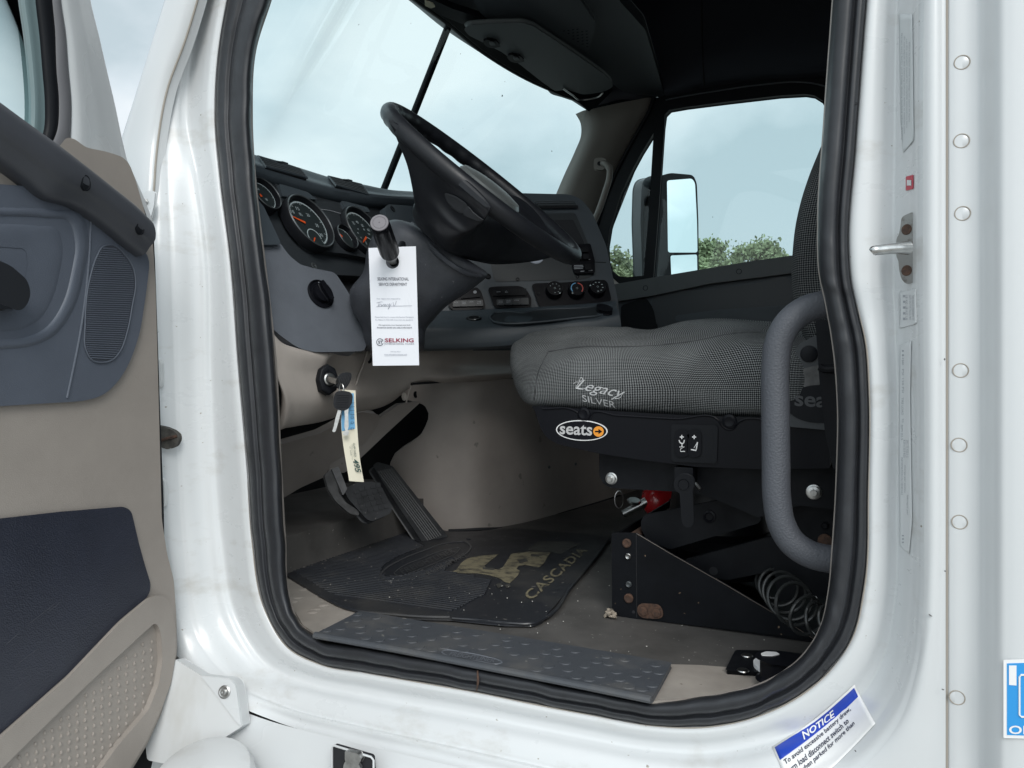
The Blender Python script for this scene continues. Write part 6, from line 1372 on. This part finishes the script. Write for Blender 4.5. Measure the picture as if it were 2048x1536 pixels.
# corners: snap the nearest outline sample onto each corner
for c in A4:
    k = min(range(n_), key=lambda i: (out_[i][0] - c[0]) ** 2 + (out_[i][1] - c[1]) ** 2); out_[k] = c
bend = lambda y: 0.004 * math.sin((y - 492) / 240 * math.pi)
G_ = [[tuple(TP.at(x, y, o + bend(y))) for x, y in r_] for r_, o in ((in_, -0.0004), (in_, 0), (mixp(in_, out_, 0.5), 0), (out_, 0), (out_, -0.0004), (in_, -0.0004))]
m = MB(); m.grid(np.array(G_), closed_u=True); tagb = m.build('paper_sheet', M['paper'], tg, smooth=False)
M['ink'] = mat('ink_dark', (0.035, 0.04, 0.07), 0.6); M['inkl'] = mat('ink_grey', (0.30, 0.32, 0.38), 0.6); M['inkr'] = mat('ink_red', (0.30, 0.03, 0.07), 0.6)
def tt(mt, items):
    for s_, x0, x1, yb, h, kw in items:
        m = MB(); sk = 0.0014 * (x1 - x0)
        yy = yb; o = bend(yb) + 0.0009
        ptext(m, s_, TP, (x0, yy), (x1, yy + sk), (x0 - 0.02 * h, yy - h), off=o, **kw); m.build('tag_lettering', mt, tagb)
tt(M['ink'], [('SELKING INTERNATIONAL', 755, 817.5, 561, 6.4, {}), ('SERVICE DEPARTMENT', 757.5, 814, 571.5, 6.0, {}), ('We appreciate your business and look', 757, 821, 652, 3.4, {}), ('forward to serving you again in the future!', 754, 824, 657.2, 3.4, dict(bold=True))])
tt(M['inkl'], [('Your repairs were inspected by:', 753, 801, 599.5, 3.6, {}), ('Please feel free to contact the Service Manager(s,', 750, 828, 636, 3.2, {}), ('Stu Nelson or Rob Hall, if you have any questions', 750.5, 826, 641.5, 3.2, {}), ('419-Van-Wert', 781, 801, 704.5, 2.6, {}), ('www.selkinginternational.com', 768.5, 814, 710.5, 3.0, {})])
tt(M['inkr'], [('SELKING', 770, 827.5, 684.5, 8.0, dict(bold=True))])
tt(M['ink'], [('INTERNATIONAL TRUCKS', 770, 828, 689, 2.4, {})])
m = MB()
m.tube([TP.at(x, y, bend(y) + 0.001) for x, y in [(753,612.8),(824,611.4)]], 0.0003, 4)
m.tube([TP.at(x, y, bend(y) + 0.001) for x, y in [(769,711.5),(814,711)]], 0.0002, 4)
m.build('tag_rules', M['inkl'], tagb)
m = MB()
m.tube([TP.at(x, y, bend(y) + 0.001) for x, y in [(753,606),(759,604),(765,603.5)]], 0.0003, 4, n=6)
m.tube([TP.at(x, y, bend(y) + 0.001) for x, y in [(759,604),(757,609),(756,613),(758,611),(762,608),(764,610),(762,612),(766,610),(768,608),(769,612),(771,608),(772,612),(775,608),(777,611),(779,607),(778,616),(776,618),(780,611),(783,607)]], 0.00028, 4, n=90)
m.tube([TP.at(x, y, bend(y) + 0.001) for x, y in [(786,604),(788,612),(793,602)]], 0.0003, 4, n=10)
m.build('signature', M['inkl'], tagb)
m = MB(); m.tube([TP.at(759.8 + 6.6 * math.cos(a), 684 + 6.8 * math.sin(a), bend(684) + 0.001) for a in np.radians(np.linspace(20, 340, 40))], 0.00055, 5); ptext(m, 'ST', TP, (756.5, 687.2), (765.2, 687.2), (756.5, 681.4), off=bend(684) + 0.0011, bold=True); m.tube([TP.at(768.3, 677, bend(680) + 0.001), TP.at(768.5, 691, bend(680) + 0.001)], 0.0002, 4); m.build('tag_logo', M['ink'], tagb)
# ------------------------------------------------------------------ keys in the lock and their paper ticket
ks = thing('key_bunch', 'bunch of keys with black plastic heads hanging from the ignition lock', 'keys', P(683, 770, X=-1.03))
K1 = Plane(P(685, 762, X=-1.03), (0.75, -0.62, 0.1)); K2 = Plane(P(685, 806, X=-1.015), (0.62, -0.78, 0.05)); K3 = K2.shift(-0.004)
M['kplast'] = mat('key_head_plastic', (0.007, 0.008, 0.011), 0.45, spec=0.25)
h1 = slab('key_head', rnd([(672,768),(676,756),(684,748),(694,746),(702,748),(701,756),(696,768),(690,776),(679,776)], 4), K1, 0.008, M['kplast'], ks, off=0.004, bevel=0.002, seg=3)
m = MB()
for k in range(6): m.tube([K1.at(677 + k * 3.6, 770 - k * 0.6, 0.005), K1.at(682 + k * 3.4, 754 - k * 0.8, 0.005)], 0.0008, 5)
m.build('head_ribs', M['kplast'], h1)
m = MB(); m.tube([P(657, 758, X=-1.062), P(674, 763, X=-1.032)], 0.0035, 6, squash=2); m.build('key_blade', M['metal'], ks)
m = MB(); m.tube([K2.at(683 + 6 * math.cos(a) * 0.75, 780 + 12 * math.sin(a), 0.004 * math.cos(a)) for a in np.linspace(0, 2 * math.pi, 30, endpoint=False)], 0.0012, 8, closed=True); m.build('key_ring', M['metal'], ks)
h2 = slab('key_head', rnd([(673,785),(686,783),(700,786),(704,792),(702,806),(695,817),(686,820),(671,816),(668,806),(670,792)], 5), K2, 0.007, M['kplast'], ks, off=0.012, bevel=0.002, seg=3)
m = MB()
for k in range(8): m.tube([K2.at(673, 790 + k * 3.5, 0.0125), K2.at(699 - k * 0.4, 791 + k * 3.4, 0.0125)], 0.0007, 5)
m.build('head_ribs', M['kplast'], h2)
slab('key_blade', [(677,817),(683,818),(676,845),(671,862),(668,864),(665,862),(668,852),(671,838)], K2, 0.0022, M['metal'], ks, off=0.006, bevel=0.0004)
slab('key_blade', [(689,818),(697,816),(696,826),(697,852),(695,860),(698,864),(696,870),(692,871),(686,869),(687,864),(691,862),(689,852),(690,835)], K2, 0.0022, M['metal'], ks, off=0.010, bevel=0.0004)
tk_ = thing('key_ticket', 'cream and blue paper ticket numbered 495 hanging on the key ring', 'ticket', K3.at(700, 800))
le = [(684.5,779),(683.5,810),(682,840),(684,870),(688,900),(693,930),(698.5,962)]; re_ = [(711,781),(712,810),(713.5,840),(715,862),(717.5,895),(721,925),(728,964)]
a_ = cr([K3.at(x, y, -0.004 + 0.00003 * (y - 870)) for x, y in le], 60); b_ = cr([K3.at(x, y, -0.006 - 0.00003 * (y - 870)) for x, y in re_], 60)
n3 = np.array(K3.n)
mm = MB()
def ysplit(lo, hi, cur):
    mm.cur = cur; A_, B_ = a_[lo:hi + 1], b_[lo:hi + 1]; mm.grid(np.array([A_, lerpc(A_, B_, 0.5) + n3 * 0.0012, B_]).transpose(1, 0, 2)); mm.grid(np.array([A_ - n3 * 0.0005, lerpc(A_, B_, 0.5) + n3 * 0.0007, B_ - n3 * 0.0005]).transpose(1, 0, 2))
M['cream'] = mat('ticket_cream', (0.72, 0.68, 0.55), 0.7); M['sky_b'] = mat('ticket_blue', (0.16, 0.42, 0.68), 0.7)
ysplit(0, 59, 0); tkb = mm.build('ticket_sheet', M['cream'], tk_)
m = MB(); A_, B_ = a_[2:28], b_[2:28]; m.grid(np.array([lerpc(A_, B_, 0.02) + n3 * 0.0008, lerpc(A_, B_, 0.5) + n3 * 0.0017, lerpc(A_, B_, 0.86) + n3 * 0.0012]).transpose(1, 0, 2)); m.build('ticket_blue_panel', M['sky_b'], tkb)
tq = K3.shift(-0.002)
m = MB()
ptext(m, '495', tq, (704.5,918), (711,944), (716.5,918.5), off=0.0012, bold=True, italic=0.1)
ptext(m, 'CLAIM CHECK', tq, (706,886), (709,914), (710,886), off=0.0002)
for k, (yy, w_) in enumerate([(888, 26), (890, 30), (893, 18)]): ptext(m, 'vehicle not covered by fire' if k < 2 else 'or theft', tq, (703.5 - k * 2.2, yy), (706 - k * 2.2, yy + w_), (705 - k * 2.2, yy), off=0.0002)
m.build('ticket_lettering', mat('ticket_ink', (0.02, 0.06, 0.05), 0.6), tkb)
m = MB()
for k, y in enumerate([806,814,821,829,836,846,858]):
    m.tube([tq.at(700, y, 0.003), tq.at(709, y - 0.5, 0.003)], 0.00035, 4)
    if k > 2: m.tube([tq.at(x, yy, 0.003) for x, yy in [(702,y-3),(707,y-3.4),(707.4,y+1),(702.4,y+1.4),(702,y-3)]], 0.0003, 4)
m.build('ticket_rules', M['ink'], tkb)
# ------------------------------------------------------------------ striker, stickers and marks on the B pillar
KPn = Plane((0.026, -0.03, 2.0), (-0.92, -0.40, 0))
def bx(x, y, o=0.0): return P(x, y, Y=-0.05 - o)
SKp = Plane(hit2((bvf, bvk), 1812, 495, 0.0), (-0.55, -0.85, 0))
stk_ = slab('striker_plate', rnd([(1806,436),(1826,427),(1829,440),(1830,548),(1826,562),(1814,565),(1806,556),(1802,540),(1800,520),(1796,512),(1796,478),(1801,470),(1804,455)], 5), SKp, 0.012, mat('worn_steel', (0.36, 0.345, 0.33), 0.32, metal=0.9, col2=(0.12, 0.09, 0.075), vscale=70, vlo=0.5, vhi=0.75), truck, off=0.014, bevel=0.003, seg=3)
for y in (459, 541):
    m = MB(); m.lathe(SKp.at(1813, y, 0.0145), SKp.n, [(0.007, 0), (0.0055, 0.0004), (0.0035, -0.0005), (0, -0.001)], 20); m.build('striker_screw', M['rust'], stk_)
m = MB(); m.tube([P(1816, 496, Y=-0.066), P(1790, 497, Y=-0.080), P(1760, 500, Y=-0.092), P(1747, 502, Y=-0.096), P(1743, 505, Y=-0.096)], [0.0085, 0.0068, 0.0062, 0.0062, 0.0045], 16, n=24); m.build('striker_pin', mat('bright_steel', (0.62, 0.62, 0.61), 0.22, metal=1.0, var=0.3, vscale=60), stk_)
BV = (bvf, bvk)
M['lab'] = mat('label_white', (0.66, 0.68, 0.69), 0.45); M['labg'] = mat('label_clear', (0.60, 0.63, 0.64), 0.3)
def sticker(name, pts, mt, lift=0.0008, lbl=None, n=24):
    """thin label on the jamb; follows the fold of the pillar"""
    xs_ = [p[0] for p in pts]; x0, x1 = min(xs_), max(xs_); ys_ = [p[1] for p in pts]; y0, y1 = min(ys_), max(ys_); m = MB(); rows = []
    for t in np.linspace(0, 1, n):
        y = y0 + (y1 - y0) * t; sp2 = span(pts, min(max(y, y0 + 0.5), y1 - 0.5)) or (x0, x1)
        rows.append([tuple(hit2(BV, x, y, lift)) for x in np.linspace(sp2[0], sp2[1], 8)])
    m.grid(np.array(rows)); return m.build(name, mt, truck, solid=0.0002, label=lbl)
def jt(m, s, x0, y0, x1, y1, lift=0.0014):
    v, f = text_geo(s); xs_ = [q[0] for q in v]; ys_ = [q[1] for q in v]; a0, a1, b0, b1 = min(xs_), max(xs_), min(ys_), max(ys_); V = []
    for q in v:
        t = (q[0] - a0) / (a1 - a0); u = (q[1] - b0) / (b1 - b0); V.append(hit2(BV, x0 + (x1 - x0) * u, y0 + (y1 - y0) * t, lift))
    m.raw(V, f)
s1 = sticker('warning_label', [(1799,28),(1826,28),(1829,280),(1808,305),(1802,240)], M['labg'], lbl='tall clear label with faint grey print at the top of the jamb')
for k, x in enumerate((1804, 1809, 1814, 1819)):
    m = MB(); jt(m, ['fasten seat belts and keep doors locked while driving', 'do not adjust the steering column while in motion now', 'see the operator manual for complete instructions here', 'failure to follow these warnings can cause an injury'][k], x, 66 + k * 6, x + 3.4, 280 - k * 12); m.build('label_print', M['greyp'], s1)
s2 = sticker('red_sticker', [(1813,353),(1828,350),(1828,378),(1813,381)], mat('sticker_red', (0.50, 0.05, 0.08), 0.5), 0.0008)
m = MB(); m.grid(np.array([[tuple(hit2(BV, x, y, 0.0015)) for x in (1816, 1820, 1825)] for y in (360, 365, 371)])); m.build('sticker_blank', M['lab'], s2)
s3 = sticker('data_label', [(1799,585),(1834,578),(1835,648),(1800,656)], M['lab'], 0.0010, lbl='small white data label with columns of print under the striker')
for k, x in enumerate((1802, 1808, 1813, 1820, 1826)):
    m = MB(); jt(m, ['GVWR FRONT', '- - - - -', 'LB KG LB KG LB', 'DATE VIN TYPE TRUCK MFD', 'THIS VEHICLE CONFORMS TO'][k], x, 590, x + (1.4 if k == 0 else 4.4), 640); m.build('label_print', M['greyp'], s3)
s4 = sticker('service_label', [(1801,686),(1824,682),(1822,790),(1824,920),(1826,1040),(1820,1108),(1801,1092),(1799,900)], M['lab'], 0.0010, lbl='long narrow white label curling at its edge on the lower jamb', n=50)
for k, (x, y0, y1, s_) in enumerate([(1806,700,712,'II'),(1806,715,730,'4 BAR'),(1806,738,750,'PSI'),(1806,757,785,'120 PSI'),(1805,795,830,'TIRE LOAD'),(1806,838,845,'KG'),(1804,850,880,'RIM 22.5'),(1809,880,915,'8.25 x 22.5 8.25'),(1815,880,915,'295 / 75 R22.5 G'),(1804,915,990,'INFORMATION DU VEHICULE'),(1810,930,985,'charge par essieu'),(1815,990,1030,'fabrique par'),(1806,1070,1086,'III')]):
    m = MB(); jt(m, s_, x, y0, x + 4, y1); m.build('label_print', M['greyp'], s4)
# NOTICE sticker, following the curve of the lower corner
nt1, nt2, nt3, nt4 = (1545,1495), (1708,1368), (1752,1448), (1590,1600)
def lp(s_, t_):
    a = np.array(nt1) * (1 - s_) + np.array(nt2) * s_; b = np.array(nt4) * (1 - s_) + np.array(nt3) * s_
    c = a * (1 - t_) + b * t_; bow = 5.0 * math.sin(math.pi * s_); return (c[0] + bow * 0.5, c[1] + bow)
def npatch(s0, s1_, t0, t1_, lift, name, mt, par):
    m = MB(); m.grid(np.array([[tuple(hit2(BV, *lp(s_, t_), lift)) for s_ in np.linspace(s0, s1_, 26)] for t_ in np.linspace(t0, t1_, 16)])); return m.build(name, mt, par, solid=0.0002)
ns = npatch(0, 1, 0, 1, 0.0010, 'notice_sticker', M['white'], truck); ns['label'] = 'white and blue battery NOTICE sticker at the lower rear corner of the doorway'
npatch(.02, .98, .04, .27, 0.0016, 'notice_band', mat('notice_blue', (0.01, 0.05, 0.42), 0.4), ns)
def ntext(m, s, s0, s1_, t0, t1_, lift, **kw):
    v, f = text_geo(s, **kw); xs_ = [q[0] for q in v]; ys_ = [q[1] for q in v]; a0, a1, b0, b1 = min(xs_), max(xs_), min(ys_), max(ys_)
    m.raw([hit2(BV, *lp(s0 + (s1_ - s0) * (q[0] - a0) / (a1 - a0), t0 + (t1_ - t0) * (q[1] - b0) / (b1 - b0)), lift) for q in v], f)
m = MB(); ntext(m, 'NOTICE', .315, .70, .24, .07, 0.0023, bold=True, italic=0.2); m.build('notice_heading', M['white'], ns)
for k, s_ in enumerate(['To avoid excessive battery draw,', 'turn load disconnect switch to', 'OFF when parked for more than', '3 days.']):
    t = 0.42 + k * 0.145; x1 = [.86, .79, .83, .2][k]; m = MB(); ntext(m, s_, .05, x1, t, t - 0.115, 0.0018, bold=True); m.build('notice_text', M['ink'], ns)
# blue square sticker at the right edge
QP = Plane((0, -0.1045, 0), (0, -1, 0))
bs_ = slab('blue_sticker', rnd([(2007,1320),(2140,1316),(2140,1480),(2007,1476)], 2), QP, 0.0010, M['white'], slp, off=0.0012)
m = MB(); addslab(m, [(2014,1327),(2140,1323),(2140,1474),(2014,1470)], QP, 0.0003, 0.0016); m.build('sticker_field', mat('sticker_blue', (0.03, 0.30, 0.70), 0.4), bs_)
m = MB(); addslab(m, [(2018,1331),(2033,1331),(2033,1371),(2018,1370)], QP, 0.0003, 0.0021); ptext(m, 'ONLY', QP, (2018,1468), (2110,1470), (2018,1451), off=0.0021, bold=True)
m.tube([QP.at(x, y, 0.0021) for x, y in [(2120,1350),(2042,1350),(2039,1354),(2039,1430),(2043,1434),(2120,1434)]], 0.0011, 5); m.build('sticker_print', M['white'], bs_)
# chips and scratches on the panel
m = MB(); rg = np.random.RandomState(5)
for x, y, a, l in [(1857,1228,.6,9),(1888,1142,0,4),(1883,1378,.3,6),(1816,1440,1.2,4),(1709,1500,.8,5),(1990,1223,.5,3),(1849,332,.5,3),(1889,716,1.5,5)]:
    yy = -0.0665 if x > 1850 else -0.06; p = P(x, y, Y=yy - 0.004 if x < 1850 else yy - 0.006); q = P(x + l * math.cos(a), y + l * math.sin(a), Y=yy - 0.006); m.tube([p, q], [0.0002, 0.0012, 0.0002], 5, n=4)
m.build('paint_chips', mat('chip_grey', (0.12, 0.12, 0.12), 0.6), slp)
# ------------------------------------------------------------------ white bracket, cap, latch pocket under the sill
WB = Plane(P(420, 1440, Y=-0.13), (0.25, -0.9, 0.25))
wb = slab('step_bracket', rnd([(348,1318),(403,1352),(462,1358),(472,1370),(484,1452),(478,1456),(372,1524),(345,1530),(295,1520),(290,1480),(330,1400)], [4,3,8,8,3,3,10,10,6,0,0]), WB, 0.03, M['paint_dull'], truck, bevel=0.003)
slab('bracket_face', rnd([(403,1353),(462,1360),(471,1371),(482,1451),(476,1448),(440,1400)], [3,6,6,3,3,3]), WB, 0.006, M['paint'], wb, off=0.003, bevel=0.0015)
m = MB(); c = WB.at(449, 1384, 0.004); m.lathe(c, WB.n, [(0.0115, 0), (0.0115, 0.001), (0.009, 0.0022), (0.0085, 0.002), (0.005, 0.002), (0.005, 0.0055), (0.003, 0.006), (0, 0.005)], 24); m.build('bracket_screw', M['metal'], wb)
ca = P(415, 1600, Y=-0.20)
m = MB(); m.lathe(ca, (0.1, -0.4, 1), [(0.085, -0.2), (0.085, 0.04), (0.08, 0.055), (0.06, 0.064), (0, 0.068)], 48); m.build('tank_cap', M['paint_dull'], truck)
LK = Plane(P(706, 1520, Y=-0.110), (0, -1, 0))
lk2 = slab('latch_pocket', rnd([(664,1492),(742,1515),(746,1600),(666,1600)], 5), LK, 0.01, M['dark'], truck, off=0.012, bevel=0.002)
m = MB(); m.tube([LK.at(x, y, 0.014) for x, y in [(664,1600),(664,1495),(668,1491),(742,1514),(747,1520),(747,1600)]], 0.0018, 6); m.build('pocket_rim', M['paint'], lk2)
slab('latch_hook', rnd([(690,1502),(716,1508),(722,1520),(716,1530),(700,1524),(694,1530),(690,1520)], 3), LK, 0.01, M['metal'], lk2, off=0.024, bevel=0.002)
m = MB(); m.lathe(LK.at(708, 1538, 0.014), (0, -1, 0), [(0.019, 0), (0.018, 0.005), (0.012, 0.006), (0, 0.006)], 24); m.build('latch_disc', M['metal'], lk2)
# joint in the seal at the sill
m = MB(); m.tube([P(955, 1341, Y=-0.021), P(956, 1360, Y=-0.024), P(953, 1382, Y=-0.012)], [0.0012, 0.0022, 0.001], 6, n=10); m.build('seal_joint', M['rust'], truck)
for x, y in [(1711,207),(1686,500),(1725,786),(1722,1073),(1649,1343)]:
    m = MB(); m.lathe(P(x, y, Y=-0.012), (0, -1, 0), [(0.0022, -0.004), (0.0022, 0.0012), (0, 0.0012)], 10); m.build('seal_vent_hole', M['dark'], truck)
